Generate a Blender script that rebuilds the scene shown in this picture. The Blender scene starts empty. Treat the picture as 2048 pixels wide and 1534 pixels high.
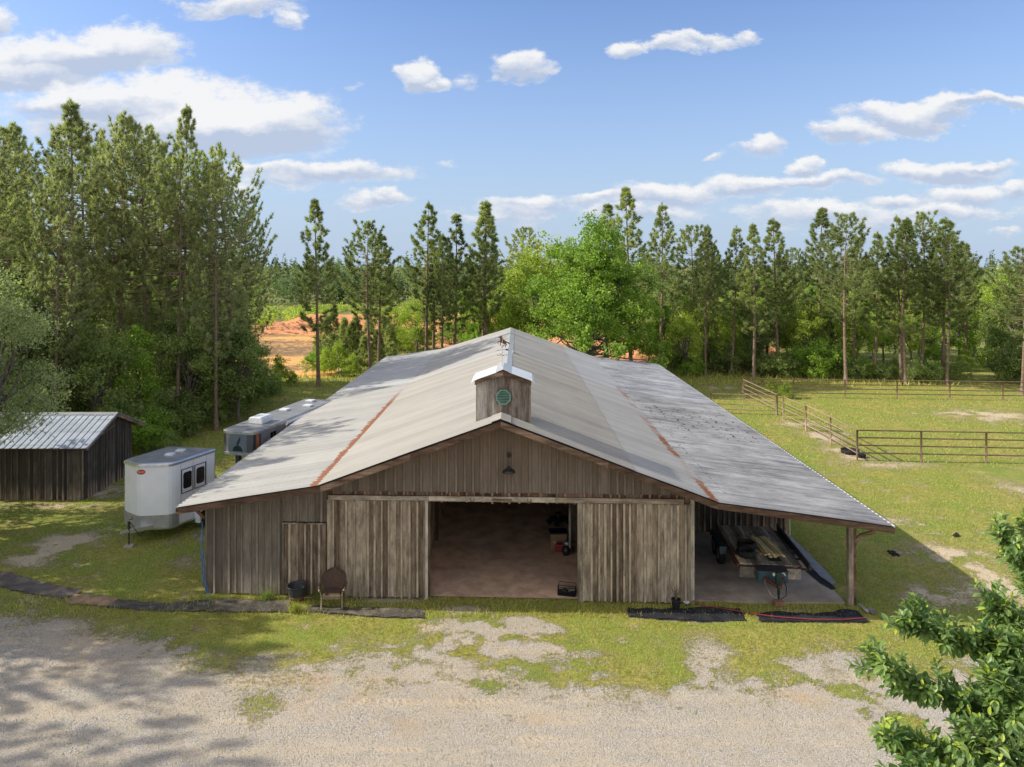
import bpy, bmesh, math, random
import numpy as np
from mathutils import Vector, Matrix
R = math.radians
sc = bpy.context.scene
COL = sc.collection

# ------------------------------------------------------------------ camera, sky, sun, exposure
F, U0, V0, H = 1421.0, 977.0, 532.0, 10.2          # focal length and principal point measured on the photo, eye height
cam_d = bpy.data.cameras.new('camera')
cam = bpy.data.objects.new('camera', cam_d); COL.objects.link(cam)
cam.location = (0, 0, H); cam.rotation_euler = (R(90), 0, 0)
cam_d.sensor_width = 36; cam_d.lens = F / 2048 * 36
cam_d.shift_x = (1024 - U0) / 2048; cam_d.shift_y = -(767 - V0) / 2048
cam_d.clip_start = 0.1; cam_d.clip_end = 20000
sc.camera = cam

SUN_EL = R(34); SUN_AZ = R(-89)                     # azimuth from +Y, clockwise positive: sun stands at the left, slightly beyond
sdir = Vector((math.sin(SUN_AZ) * math.cos(SUN_EL), math.cos(SUN_AZ) * math.cos(SUN_EL), math.sin(SUN_EL)))
sun_d = bpy.data.lights.new('sun', 'SUN'); sun_d.energy = 4.5; sun_d.angle = R(0.6); sun_d.color = (1.0, 0.93, 0.80)
sun = bpy.data.objects.new('sun', sun_d); COL.objects.link(sun)
sun.rotation_euler = (-sdir).to_track_quat('-Z', 'Y').to_euler()
sc.view_settings.view_transform = 'Standard'; sc.view_settings.look = 'None'
sc.view_settings.exposure = 0.42; sc.view_settings.gamma = 1
sc.cycles.max_bounces = 7; sc.cycles.transparent_max_bounces = 4
sc.cycles.diffuse_bounces = 4; sc.cycles.glossy_bounces = 3; sc.cycles.transmission_bounces = 4

class NT:
    """tiny node helper"""
    def __init__(s, tree): s.t = tree; s.n = tree.nodes; s.l = tree.links
    def add(s, typ, **kw):
        n = s.n.new(typ)
        for k, v in kw.items(): setattr(n, k, v)
        return n
    def put(s, sock, v):
        if isinstance(v, bpy.types.NodeSocket): s.l.new(v, sock)
        elif v is not None: sock.default_value = v
    def math(s, op, a, b=None, c=None, clamp=False):
        n = s.add('ShaderNodeMath', operation=op, use_clamp=clamp)
        s.put(n.inputs[0], a); s.put(n.inputs[1], b); s.put(n.inputs[2], c)
        return n.outputs[0]
    def vmath(s, op, a, b=None):
        n = s.add('ShaderNodeVectorMath', operation=op); s.put(n.inputs[0], a); s.put(n.inputs[1], b)
        return n.outputs['Value'] if op in ('LENGTH', 'DISTANCE', 'DOT_PRODUCT') else n.outputs[0]
    def noise(s, vec, scale, detail=3, rough=.55, col=False):
        n = s.add('ShaderNodeTexNoise'); s.put(n.inputs['Vector'], vec); n.inputs['Scale'].default_value = scale
        n.inputs['Detail'].default_value = detail; n.inputs['Roughness'].default_value = rough
        return n.outputs['Color'] if col else n.outputs[0]
    def vor(s, vec, scale, out='Distance', rand=1):
        n = s.add('ShaderNodeTexVoronoi'); s.put(n.inputs['Vector'], vec); n.inputs['Scale'].default_value = scale
        n.inputs['Randomness'].default_value = rand
        return n.outputs[out]
    def mapr(s, v, a, b, c=0., d=1., smooth=False):
        n = s.add('ShaderNodeMapRange'); n.clamp = True
        if smooth: n.interpolation_type = 'SMOOTHSTEP'
        s.put(n.inputs[0], v)
        for i, x in enumerate((a, b, c, d)): s.put(n.inputs[i + 1], x)
        return n.outputs[0]
    def mix(s, f, a, b, mode='MIX'):
        n = s.add('ShaderNodeMix', data_type='RGBA', blend_type=mode)
        s.put(n.inputs[0], f)
        for k, v in ((6, a), (7, b)):
            if isinstance(v, tuple): v = (*v[:3], 1)
            s.put(n.inputs[k], v)
        return n.outputs[2]
    def xyz(s, v):
        n = s.add('ShaderNodeSeparateXYZ'); s.put(n.inputs[0], v); return n.outputs
    def comb(s, x, y, z):
        n = s.add('ShaderNodeCombineXYZ'); s.put(n.inputs[0], x); s.put(n.inputs[1], y); s.put(n.inputs[2], z); return n.outputs[0]

# --- sky: Nishita sky with cumulus clouds placed by direction
w = bpy.data.worlds.new('World'); sc.world = w; w.use_nodes = True
T = NT(w.node_tree); w.node_tree.nodes.clear()
sky = T.add('ShaderNodeTexSky', sky_type='NISHITA'); sky.sun_disc = False
sky.sun_elevation = SUN_EL; sky.sun_rotation = SUN_AZ; sky.altitude = 60
sky.air_density = 1.0; sky.dust_density = 1.2; sky.ozone_density = 1.6
geo = T.add('ShaderNodeTexCoord'); dx, dy, dz = T.xyz(geo.outputs['Generated'])
dyc = T.math('MAXIMUM', dy, 0.05)
uu = T.math('DIVIDE', dx, dyc); vv = T.math('DIVIDE', dz, dyc)
base2 = T.comb(uu, T.math('MULTIPLY', vv, 1.7), 0.0)
n1 = T.noise(base2, 7, 6, .62, col=True)
n2 = T.noise(base2, 24, 8, .68)
n1s = T.xyz(n1)
uw = T.math('ADD', uu, T.math('MULTIPLY', T.math('SUBTRACT', n1s[0], .5), .13))
vw = T.math('ADD', vv, T.math('MULTIPLY', T.math('SUBTRACT', n1s[1], .5), .075))
# (u, v, half width, half height, softness, strength) in photo pixels
CLOUDS = [(120, 105, 150, 45, 1, 1), (255, 95, 100, 50, 1, 1), (70, 150, 130, 30, 1, .9), (-20, 130, 60, 50, 1, .9),
          (330, 228, 270, 72, 1, 1), (520, 240, 160, 66, 1, 1), (200, 200, 130, 36, 1, 1), (440, 268, 190, 46, 1, 1), (70, 205, 60, 28, 1, .7),
          (640, 348, 170, 22, 1, .85), (560, 370, 70, 14, 1, .5), (752, 403, 68, 17, 1, .8), (832, 143, 34, 27, 1, 1), (868, 157, 26, 10, 1, .8),
          (925, 148, 24, 14, 1, .4), (1040, 135, 52, 25, 1, 1), (1260, 92, 36, 17, 1, .9), (1345, 84, 42, 16, 1, .9), (1400, 70, 60, 12, 1, .7), (1475, 68, 24, 11, 1, .6),
          (1790, 232, 100, 28, 1, 1), (1700, 268, 70, 20, 1, .9), (1895, 212, 70, 26, 1, .95), (1975, 205, 60, 12, 1, .85), (2050, 205, 40, 10, 1, .8),
          (1520, 297, 46, 17, 1, .75), (1440, 314, 24, 7, 1, .5), (1608, 338, 36, 17, 1, 1), (1500, 376, 90, 20, 1, .9), (1640, 365, 110, 15, 1, .9), (1330, 388, 110, 24, 1, .95),
          (1890, 340, 120, 24, 1, 1), (1970, 328, 70, 14, 1, .9), (1190, 402, 60, 14, 1, .8), (1060, 415, 95, 18, 1, .85), (1010, 434, 100, 13, 1, .6), (1290, 422, 130, 16, 1, .65),
          (1640, 425, 130, 20, 1, .75), (1800, 410, 70, 14, 1, .8), (1930, 395, 90, 22, 1, .75), (2040, 385, 40, 18, 1, .85), (1720, 442, 180, 18, 1, .6), (1900, 430, 110, 16, 1, .75), (2030, 465, 40, 8, 1, .5),
          (470, 8, 110, 20, 1, .85), (585, 35, 24, 16, 1, .45), (715, 168, 14, 8, 1, .35), (0, 35, 26, 26, 1, .7), (430, 385, 100, 20, 1, .4), (880, 323, 18, 7, 1, .35),
          (-250, 180, 180, 60, 1, 1), (2350, 300, 180, 50, 1, 1), (2250, 420, 160, 30, 1, .9), (-160, 380, 140, 30, 1, .8)]
den = None; shd = None
for (cu, cv, hw, hh, so, st) in CLOUDS:
    a = T.math('MULTIPLY', T.math('SUBTRACT', uw, (cu - U0) / F), F / hw)
    b = T.math('MULTIPLY', T.math('SUBTRACT', vw, (V0 - cv) / F), F / hh)
    r2 = T.math('MULTIPLY_ADD', a, a, T.math('MULTIPLY', b, b))
    m = T.math('MULTIPLY', T.math('SUBTRACT', 1.55, r2), st)
    hgt = T.math('MULTIPLY', T.math('MAXIMUM', m, 0.0), b)
    den = m if den is None else T.math('SMOOTH_MAX', den, m, .25)
    shd = hgt if shd is None else T.math('ADD', shd, hgt)
den = T.math('ADD', den, T.math('MULTIPLY', T.math('SUBTRACT', n2, .5), 3.0))
cov = T.mapr(den, -0.2, 1.0, 0, .94, True)
front = T.mapr(dy, .1, .25)
cov = T.math('MULTIPLY', cov, front)
lit = T.mapr(T.math('ADD', shd, T.math('MULTIPLY', T.math('SUBTRACT', n2, .5), 1.5)), -.55, .50)
ccol = T.mix(lit, (.38, .44, .56), (.70, .70, .70))
skyc = T.vmath('MULTIPLY', sky.outputs[0], None); skyc.node.inputs[1].default_value = (.104, .118, .148)
hz = T.mapr(dz, 0.0, .42, 1, 0)
skyc = T.mix(T.math('POWER', hz, 1.6), skyc, (.37, .465, .60))
bgc = T.mix(cov, skyc, ccol)
# unseen broken cloud added behind the camera to brighten the barn's shaded side
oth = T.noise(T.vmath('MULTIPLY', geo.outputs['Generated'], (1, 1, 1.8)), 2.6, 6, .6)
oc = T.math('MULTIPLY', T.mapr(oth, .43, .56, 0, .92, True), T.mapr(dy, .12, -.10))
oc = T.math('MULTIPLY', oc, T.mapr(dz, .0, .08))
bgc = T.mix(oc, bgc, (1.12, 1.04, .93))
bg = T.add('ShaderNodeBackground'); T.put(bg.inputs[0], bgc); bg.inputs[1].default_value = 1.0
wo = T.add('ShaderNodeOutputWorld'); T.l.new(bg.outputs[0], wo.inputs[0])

# ------------------------------------------------------------------ measuring helpers
def gnd(u, v, z=0.0):
    D = F * (H - z) / (v - V0); return ((u - U0) / F * D, D)
def atD(u, v, D): return ((u - U0) / F * D, D, H - (v - V0) / F * D)

# ------------------------------------------------------------------ object helpers
def tag(o, label=None, cat=None, group=None, kind=None):
    if label: o['label'] = label
    if cat: o['category'] = cat
    if group: o['group'] = group
    if kind: o['kind'] = kind
    return o
def empty(name, loc, rz, label, cat, group=None):
    o = bpy.data.objects.new(name, None); COL.objects.link(o)
    o.location = loc; o.rotation_euler = (0, 0, rz); o.empty_display_size = .2
    return tag(o, label, cat, group)
rng = random.Random(7)

class MB:
    def __init__(s): s.v = []; s.f = []; s.r = []
    def face(s, pts, r=0.5):
        n = len(s.v); s.v += [tuple(p) for p in pts]; s.f.append(tuple(range(n, n + len(pts)))); s.r.append(r)
    def raw(s, vs, fs, r=None):
        n = len(s.v); s.v += [tuple(p) for p in vs]
        r = rng.random() if r is None else r
        for f in fs: s.f.append(tuple(i + n for i in f)); s.r.append(r)
    def box(s, x0, x1, y0, y1, z0, z1, r=None, M=None):
        vs = [Vector(p) for p in ((x0,y0,z0),(x1,y0,z0),(x1,y1,z0),(x0,y1,z0),(x0,y0,z1),(x1,y0,z1),(x1,y1,z1),(x0,y1,z1))]
        if M: vs = [M @ p for p in vs]
        s.raw(vs, [(0,3,2,1),(4,5,6,7),(0,1,5,4),(1,2,6,5),(2,3,7,6),(3,0,4,7)], r)
    def prism(s, poly, y0, y1, r=None, M=None):          # polygon in x,z pushed along y
        n = len(poly)
        vs = [Vector((x, y0, z)) for x, z in poly] + [Vector((x, y1, z)) for x, z in poly]
        if M: vs = [M @ p for p in vs]
        fs = [tuple(range(n)), tuple(range(2 * n - 1, n - 1, -1))] + [(i, i + n, (i + 1) % n + n, (i + 1) % n) for i in range(n)]
        s.raw(vs, fs, r)
    def slab(s, poly, z0, z1, r=None, M=None):           # polygon in x,y pushed along z
        n = len(poly)
        vs = [Vector((x, y, z0)) for x, y in poly] + [Vector((x, y, z1)) for x, y in poly]
        if M: vs = [M @ p for p in vs]
        fs = [tuple(range(n - 1, -1, -1)), tuple(range(n, 2 * n))] + [(i, (i + 1) % n, (i + 1) % n + n, i + n) for i in range(n)]
        s.raw(vs, fs, r)
    def bar(s, p, q, w, h, r=None, up=(0, 0, 1)):        # square bar from p to q
        p, q = Vector(p), Vector(q); d = (q - p).normalized(); up = Vector(up)
        if abs(d.dot(up)) > .98: up = Vector((0, 1, 0))
        a = d.cross(up).normalized() * w / 2; b = a.normalized().cross(d).normalized() * h / 2
        vs = [p - a - b, p + a - b, p + a + b, p - a + b, q - a - b, q + a - b, q + a + b, q - a + b]
        s.raw(vs, [(0,3,2,1),(4,5,6,7),(0,1,5,4),(1,2,6,5),(2,3,7,6),(3,0,4,7)], r)
    def tube(s, pts, rad, n=8, r=None, closed=False):
        pts = [Vector(p) for p in pts]; k = len(pts)
        rads = rad if isinstance(rad, (list, tuple)) else [rad] * k
        vs = []; fs = []; prev = None
        for i, p in enumerate(pts):
            if closed: d = (pts[(i + 1) % k] - pts[i - 1]).normalized()
            else: d = (pts[min(i + 1, k - 1)] - pts[max(i - 1, 0)]).normalized()
            if prev is None:
                prev = d.cross(Vector((0, 0, 1)))
                if prev.length < .1: prev = d.cross(Vector((0, 1, 0)))
            a = (prev - d * prev.dot(d)).normalized(); prev = a; b = d.cross(a)
            for j in range(n):
                t = 2 * math.pi * j / n
                vs.append(p + (a * math.cos(t) + b * math.sin(t)) * rads[i])
        m = k if closed else k - 1
        for i in range(m):
            for j in range(n):
                i2 = (i + 1) % k
                fs.append((i * n + j, i2 * n + j, i2 * n + (j + 1) % n, i * n + (j + 1) % n)[::-1])
        if not closed: fs += [tuple(range(n)), tuple(range(k * n - 1, (k - 1) * n - 1, -1))]
        s.raw(vs, fs, r)
    def lathe(s, prof, c=(0, 0, 0), n=20, r=None, M=None):   # profile of (radius, z)
        vs = []; k = len(prof)
        for (ra, z) in prof:
            for j in range(n):
                t = 2 * math.pi * j / n; p = Vector((ra * math.cos(t), ra * math.sin(t), z))
                if M: p = M @ p
                vs.append(p + Vector(c))
        fs = [(i * n + j, i * n + (j + 1) % n, (i + 1) * n + (j + 1) % n, (i + 1) * n + j) for i in range(k - 1) for j in range(n)]
        s.raw(vs, fs, r)
    def build(s, name, mat, parent=None, smooth=False, bevel=0):
        me = bpy.data.meshes.new(name); me.from_pydata(s.v, [], s.f); me.update()
        at = me.attributes.new('rnd', 'FLOAT', 'FACE'); at.data.foreach_set('value', s.r)
        if smooth:
            me.polygons.foreach_set('use_smooth', [True] * len(me.polygons))
        o = bpy.data.objects.new(name, me); COL.objects.link(o)
        o.data.materials.append(mat)
        if parent: o.parent = parent
        if bevel:
            m = o.modifiers.new('bevel', 'BEVEL'); m.width = bevel; m.segments = 2; m.limit_method = 'ANGLE'; m.angle_limit = R(50)
        return o
def np_mesh(name, V, nper, mat, parent=None, rnd=None, link=True, smooth=False):
    """V: (n, nper, 3) separate polygons"""
    n = V.shape[0]; me = bpy.data.meshes.new(name)
    me.vertices.add(n * nper); me.vertices.foreach_set('co', V.reshape(-1).astype(np.float32))
    me.loops.add(n * nper); me.loops.foreach_set('vertex_index', np.arange(n * nper, dtype=np.int32))
    me.polygons.add(n); me.polygons.foreach_set('loop_start', np.arange(0, n * nper, nper, dtype=np.int32))
    me.polygons.foreach_set('loop_total', np.full(n, nper, dtype=np.int32))
    me.update(calc_edges=True)
    if rnd is not None:
        at = me.attributes.new('rnd', 'FLOAT', 'FACE'); at.data.foreach_set('value', rnd.astype(np.float32))
    me.materials.append(mat)
    if not link: return me
    o = bpy.data.objects.new(name, me); COL.objects.link(o)
    if parent: o.parent = parent
    return o

# ------------------------------------------------------------------ materials
def newmat(name):
    m = bpy.data.materials.new(name); m.use_nodes = True; m.node_tree.nodes.clear()
    t = NT(m.node_tree); p = t.add('ShaderNodeBsdfPrincipled'); o = t.add('ShaderNodeOutputMaterial')
    t.l.new(p.outputs[0], o.inputs[0]); return m, t, p, o
def bump(t, p, h, s, d=.02):
    b = t.add('ShaderNodeBump'); b.inputs['Strength'].default_value = s; b.inputs['Distance'].default_value = d
    t.put(b.inputs['Height'], h); t.l.new(b.outputs[0], p.inputs['Normal'])
def plain(name, c, rough=.6, metal=0, var=.25, scale=6, spec=.5, bmp=.0, dirt=None):
    m, t, p, o = newmat(name)
    tc = t.add('ShaderNodeTexCoord').outputs['Object']
    n = t.noise(tc, scale, 5, .6)
    f = t.mapr(n, .3, .7, 1 - var, 1 + var)
    col = t.vmath('MULTIPLY', (c[0], c[1], c[2]), t.comb(f, f, f))
    if dirt:
        n3 = t.noise(tc, scale * .6, 6, .7)
        col = t.mix(t.mapr(n3, .5, .72, 0, dirt[3]), col, dirt[:3])
    t.put(p.inputs['Base Color'], col)
    p.inputs['Roughness'].default_value = rough; p.inputs['Metallic'].default_value = metal
    p.inputs['Specular IOR Level'].default_value = spec
    if bmp: bump(t, p, t.noise(tc, scale * 8, 4), bmp, .01)
    return m
def wood(name, cols, axis='z', warm=None, warmz=None, bottom=None, scale=1.0, dark=.5):
    """weathered board wood; cols = (dark, mid, light); grain runs along axis"""
    m, t, p, o = newmat(name)
    tc = t.add('ShaderNodeTexCoord').outputs['Object']
    at = t.add('ShaderNodeAttribute'); at.attribute_name = 'rnd'; rn = at.outputs['Fac']
    st = {'z': (16, 16, .55), 'x': (.55, 16, 16), 'y': (16, .55, 16)}[axis]
    off = t.vmath('MULTIPLY', t.comb(rn, rn, rn), (31.7, 57.3, 83.1))
    v1 = t.vmath('ADD', t.vmath('MULTIPLY', tc, tuple(a * scale for a in st)), off)
    v2 = t.vmath('ADD', t.vmath('MULTIPLY', tc, tuple(a * scale * .22 for a in st)), off)
    fine = t.noise(v1, 1.6, 6, .72); broad = t.noise(v2, 1.1, 4, .6)
    k = t.math('ADD', t.math('MULTIPLY', fine, .5), t.math('MULTIPLY', broad, .5))
    k = t.math('ADD', k, t.math('MULTIPLY', t.math('SUBTRACT', rn, .5), .30))
    col = t.mix(t.mapr(k, .36, .50), cols[0], cols[1])
    col = t.mix(t.mapr(k, .50, .64), col, cols[2])
    # broad mottling of rain, sun and algae
    mo = t.noise(t.vmath('ADD', t.vmath('MULTIPLY', tc, {'z': (5, 5, 1.3), 'x': (1.3, 5, 5), 'y': (5, 1.3, 5)}[axis]), t.vmath('MULTIPLY', off, (.3, .3, .3))), 1, 5, .75)
    mf = t.mapr(mo, .34, .66, .48, 1.52); col = t.vmath('MULTIPLY', col, t.comb(mf, mf, mf))
    # knots
    kn = t.vor(t.vmath('ADD', t.vmath('MULTIPLY', tc, tuple((a * .18 if a > 1 else a * 3.2) for a in st)), off), 1.4)
    col = t.mix(t.mapr(kn, .03, .075, .75, 0), col, tuple(c * .35 for c in cols[0]))
    z = t.xyz(tc)[2]
    if warm:
        wz = t.mapr(t.math('ADD', z, t.math('MULTIPLY', t.math('SUBTRACT', broad, .5), 2.6)), warmz[0], warmz[1])
        if len(warmz) > 2: wz = t.math('MULTIPLY', wz, warmz[2])
        col = t.mix(wz, col, t.mix(fine, tuple(c * .5 for c in warm), tuple(c * 1.4 for c in warm)))
    if bottom:
        bz = t.mapr(t.math('ADD', z, t.math('MULTIPLY', t.math('SUBTRACT', broad, .5), 1.6)), bottom[3], bottom[4], .8, 0)
        col = t.mix(bz, col, bottom[:3])
    t.put(p.inputs['Base Color'], col); p.inputs['Roughness'].default_value = .85; p.inputs['Specular IOR Level'].default_value = .2
    bump(t, p, t.math('ADD', fine, t.math('MULTIPLY', kn, .3)), .6, .02)
    return m
def leafmat(name, c1, c2, tr=.35, rough=.6, spec=.3, newg=None, nscale=.5, wn=.55):
    m, t, p, o = newmat(name)
    at = t.add('ShaderNodeAttribute'); at.attribute_name = 'rnd'
    oi = t.add('ShaderNodeObjectInfo').outputs['Random']
    tc = t.add('ShaderNodeNewGeometry').outputs['Position']
    n = t.noise(tc, nscale, 2)
    k = t.math('ADD', t.math('MULTIPLY', at.outputs['Fac'], .6), t.math('MULTIPLY', t.mapr(n, .25, .75), wn))
    k = t.math('ADD', k, t.math('MULTIPLY', t.math('SUBTRACT', oi, .5), .35))
    col = t.mix(t.mapr(k, .1, .95), c1, c2)
    if newg: col = t.mix(t.mapr(at.outputs['Fac'], .93, .97), col, newg)
    t.put(p.inputs['Base Color'], col); p.inputs['Roughness'].default_value = rough; p.inputs['Specular IOR Level'].default_value = spec
    tl = t.add('ShaderNodeBsdfTranslucent'); t.put(tl.inputs[0], t.mix(1, col, (1.2, 1.38, .72), 'MULTIPLY'))
    mx = t.add('ShaderNodeMixShader'); mx.inputs[0].default_value = tr
    t.l.new(p.outputs[0], mx.inputs[1]); t.l.new(tl.outputs[0], mx.inputs[2]); t.l.new(mx.outputs[0], o.inputs[0])
    return m
def roofmat(name, base, streak, contrast, rust=None, lower=None, sc_y=9.0, rough=.6, metal=.08):
    """galvanised sheet; streaks run down the slope (object x)"""
    m, t, p, o = newmat(name)
    tc = t.add('ShaderNodeTexCoord').outputs['Object']; x, y, z = t.xyz(tc)
    s1 = t.noise(t.vmath('MULTIPLY', tc, (.35, sc_y, .3)), 1, 5, .7)
    s2 = t.noise(t.vmath('MULTIPLY', tc, (1.6, sc_y * 3, 1)), 1, 4, .7)
    b1 = t.noise(t.vmath('MULTIPLY', tc, (.5, .5, .5)), 1, 4, .6)
    k = t.math('ADD', t.math('MULTIPLY', s1, .5), t.math('ADD', t.math('MULTIPLY', s2, .3), t.math('MULTIPLY', b1, .3)))
    col = t.mix(t.mapr(k, .55 - contrast, .55 + contrast), streak, base)
    # sheets laid side by side differ a little in tone
    sh = t.add('ShaderNodeTexWhiteNoise', noise_dimensions='1D'); t.put(sh.inputs['W'], t.math('FLOOR', t.math('DIVIDE', y, .92)))
    f = t.mapr(sh.outputs['Value'], 0, 1, .90, 1.07)
    lap = t.math('FRACT', t.math('DIVIDE', y, .92)); f = t.math('MULTIPLY', f, t.mapr(t.math('ABSOLUTE', t.math('SUBTRACT', lap, .5)), .465, .485, 1.0, .72))
    col = t.vmath('MULTIPLY', col, t.comb(f, f, f))
    # the far half was sheeted at another time
    fh = t.mapr(y, 16.9, 17.0); col = t.mix(fh, col, t.mix(1.0, col, (1.10, 1.13, 1.20), 'MULTIPLY'))
    col = t.mix(t.mapr(t.math('ABSOLUTE', t.math('SUBTRACT', y, 17.0)), .02, .07, .6, 0), col, (.2, .19, .18))
    scr = t.math('MULTIPLY', t.mapr(t.math('ABSOLUTE', t.math('SUBTRACT', t.math('FRACT', t.math('DIVIDE', x, 1.2)), .5)), .0, .02, 1, 0), t.mapr(t.math('FRACT', t.math('DIVIDE', y, .23)), .5, .62, 0, 1))
    col = t.mix(t.math('MULTIPLY', scr, .45), col, (.16, .15, .14))
    if rust:
        x0, x1, lo, hi, ya, yb = rust
        edge = t.noise(t.vmath('MULTIPLY', tc, (1.2, 5, 0)), 1.5, 3, .6)
        xx = t.math('ADD', x, t.math('MULTIPLY', t.math('SUBTRACT', edge, .5), .6))
        band = t.math('MULTIPLY', t.mapr(xx, x0, x0 + .06), t.mapr(xx, x1 - .06, x1, 1, 0))
        pat = t.noise(t.vmath('MULTIPLY', tc, (.4, 1.0, 0)), .55, 3, .7)
        band = t.math('MULTIPLY', band, t.mapr(pat, lo, hi))
        band = t.math('MULTIPLY', band, t.mapr(y, ya, yb, 1, 0))
        rc = t.mix(s2, (.14, .045, .018), (.36, .14, .055))
        col = t.mix(band, col, rc)
        t.put(p.inputs['Metallic'], t.math('MULTIPLY_ADD', band, -metal, metal))
    else: p.inputs['Metallic'].default_value = metal
    t.put(p.inputs['Base Color'], col)
    t.put(p.inputs['Roughness'], t.mapr(s2, .3, .7, rough - .08, rough + .15))
    bump(t, p, t.noise(tc, 1.3, 3), .12, .05)
    return m

M_ = {}
M_['board'] = wood('weathered_board', ((.150, .105, .070), (.375, .288, .200), (.62, .53, .42)), 'z', (.52, .27, .10), (2.2, 5.2, .72), (.10, .088, .075, .9, -.5))
M_['board_door'] = wood('door_board', ((.115, .080, .053), (.245, .190, .134), (.37, .31, .235)), 'z')
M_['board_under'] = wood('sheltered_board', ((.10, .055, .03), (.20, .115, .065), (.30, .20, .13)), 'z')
M_['trim'] = wood('grey_trim', ((.15, .122, .09), (.29, .25, .19), (.43, .385, .31)), 'z')
M_['fascia'] = wood('brown_fascia', ((.080, .048, .030), (.165, .105, .068), (.28, .195, .135)), 'x')
M_['fascia_y'] = wood('brown_fascia_side', ((.080, .048, .030), (.165, .105, .068), (.28, .195, .135)), 'y')
M_['header'] = wood('header_plank', ((.15, .115, .08), (.26, .21, .155), (.37, .32, .25)), 'x')
M_['shedwood'] = wood('dark_shed_board', ((.055, .038, .027), (.185, .125, .088), (.44, .36, .29)), 'z', (.20, .085, .045), (1.6, 3.2, .6), (.03, .032, .034, .7, -.3))
M_['post'] = wood('brown_grey_post', ((.10, .068, .048), (.21, .155, .115), (.34, .27, .205)), 'z')
M_['cupola'] = wood('grey_cupola_board', ((.13, .10, .078), (.24, .205, .17), (.38, .35, .31)), 'z')
M_['deck'] = wood('trailer_deck_plank', ((.13, .105, .08), (.27, .235, .18), (.42, .37, .30)), 'y')
M_['lumber'] = wood('yellow_lumber', ((.40, .31, .14), (.60, .48, .24), (.75, .63, .35)), 'y')
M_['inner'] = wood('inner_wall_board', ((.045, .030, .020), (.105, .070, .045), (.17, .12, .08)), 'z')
M_['metal_L'] = roofmat('roof_left_upper', (.40, .378, .335), (.305, .29, .26), .16, None)
M_['metal_Llow'] = roofmat('roof_left_lower', (.46, .445, .405), (.32, .315, .30), .15, (-5.68, -5.36, .20, .38, 11.5, 15.5))
M_['metal_R'] = roofmat('roof_right_upper', (.385, .365, .315), (.28, .265, .235), .12, None)
M_['metal_R2'] = roofmat('roof_right_middle', (.42, .41, .385), (.315, .31, .295), .12, (5.98, 6.36, .42, .58, 17, 20))
M_['metal_Rlow'] = roofmat('roof_right_lower', (.39, .39, .385), (.16, .16, .165), .095, None, sc_y=4.0)
M_['cap'] = plain('ridge_cap_metal', (.62, .60, .56), .4, .5, .12, 3)
M_['cap_white'] = plain('cupola_cap_metal', (.82, .82, .80), .35, .2, .06, 3)
M_['shedmetal'] = roofmat('shed_roof_metal', (.50, .53, .56), (.36, .40, .43), .2, None, sc_y=1.0, rough=.45, metal=.3)
M_['white'] = plain('white_trailer_paint', (.78, .80, .82), .28, 0, .04, 2, dirt=(.5, .48, .42, .12))
M_['alu'] = plain('aluminium', (.62, .62, .61), .34, .85, .14, 4)
M_['alu_dull'] = plain('dull_aluminium', (.42, .42, .41), .45, .6, .2, 3)
M_['trail_roof'] = plain('weathered_trailer_roof', (.27, .27, .26), .5, .3, .22, 2, dirt=(.22, .22, .2, .6))
M_['dark_trailer'] = plain('charcoal_trailer_skin', (.10, .105, .115), .35, .2, .15, 2)
M_['silver_skin'] = plain('grey_trailer_skin', (.33, .34, .36), .35, .4, .1, 2)
M_['mirror'] = plain('polished_nose', (.60, .60, .58), .12, 1.0, .1, 5)
M_['glass'] = plain('dark_glass', (.012, .013, .015), .08, 0, .1, 3)
M_['rubber'] = plain('black_rubber', (.018, .018, .018), .8, 0, .4, 8, .3, .4)
M_['mat'] = plain('worn_rubber_mat', (.075, .068, .060), .9, 0, .35, 3, .2, .5, dirt=(.26, .21, .16, .9))
M_['mat_new'] = plain('black_rubber_mat', (.016, .018, .024), .85, 0, .35, 3, .25, .4, dirt=(.08, .07, .055, .5))
M_['black'] = plain('black_paint', (.015, .015, .016), .5, 0, .3, 8)
M_['blackplastic'] = plain('black_plastic', (.014, .014, .015), .45, 0, .3, 8)
M_['lamp'] = plain('dark_bronze', (.045, .042, .040), .4, .5, .25, 8)
M_['pipe'] = plain('rusty_pipe', (.22, .135, .09), .7, .25, .4, 5, dirt=(.12, .085, .065, .7))
M_['gatepipe'] = plain('tan_gate_pipe', (.32, .22, .15), .65, .2, .3, 5)
M_['rust'] = plain('rusted_steel', (.13, .055, .03), .8, .2, .5, 20)
M_['ironoxide'] = plain('old_iron', (.05, .042, .038), .7, .4, .4, 20)
M_['green'] = plain('green_vent_plastic', (.125, .235, .18), .55, 0, .15, 8)
M_['greend'] = plain('dark_vent_backing', (.02, .06, .045), .7, 0, .15, 8)
M_['redhose'] = plain('red_hose', (.24, .03, .035), .5, 0, .2, 8)
M_['bluehose'] = plain('blue_hose', (.02, .13, .36), .5, 0, .3, 8)
M_['pot'] = plain('dark_pot', (.030, .032, .034), .6, 0, .3, 6, dirt=(.07, .06, .05, .7))
M_['potdirt'] = plain('rust_brown_band', (.15, .06, .03), .8, 0, .4, 12)
M_['wicker'] = plain('brown_wicker', (.085, .052, .036), .7, 0, .35, 30, .3, .6)
M_['wickerlight'] = plain('worn_wicker', (.34, .27, .19), .7, 0, .3, 30, .3, .6)
M_['block'] = plain('block_wood', (.22, .11, .07), .9, 0, .35, 8)
M_['stoneblock'] = plain('pale_block', (.38, .34, .29), .9, 0, .2, 8)
M_['blue'] = plain('blue_toolbox_paint', (.045, .085, .12), .45, .2, .35, 4, dirt=(.05, .035, .03, .8))
M_['teal'] = plain('dark_teal_paint', (.012, .04, .04), .4, .2, .3, 4)
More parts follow.
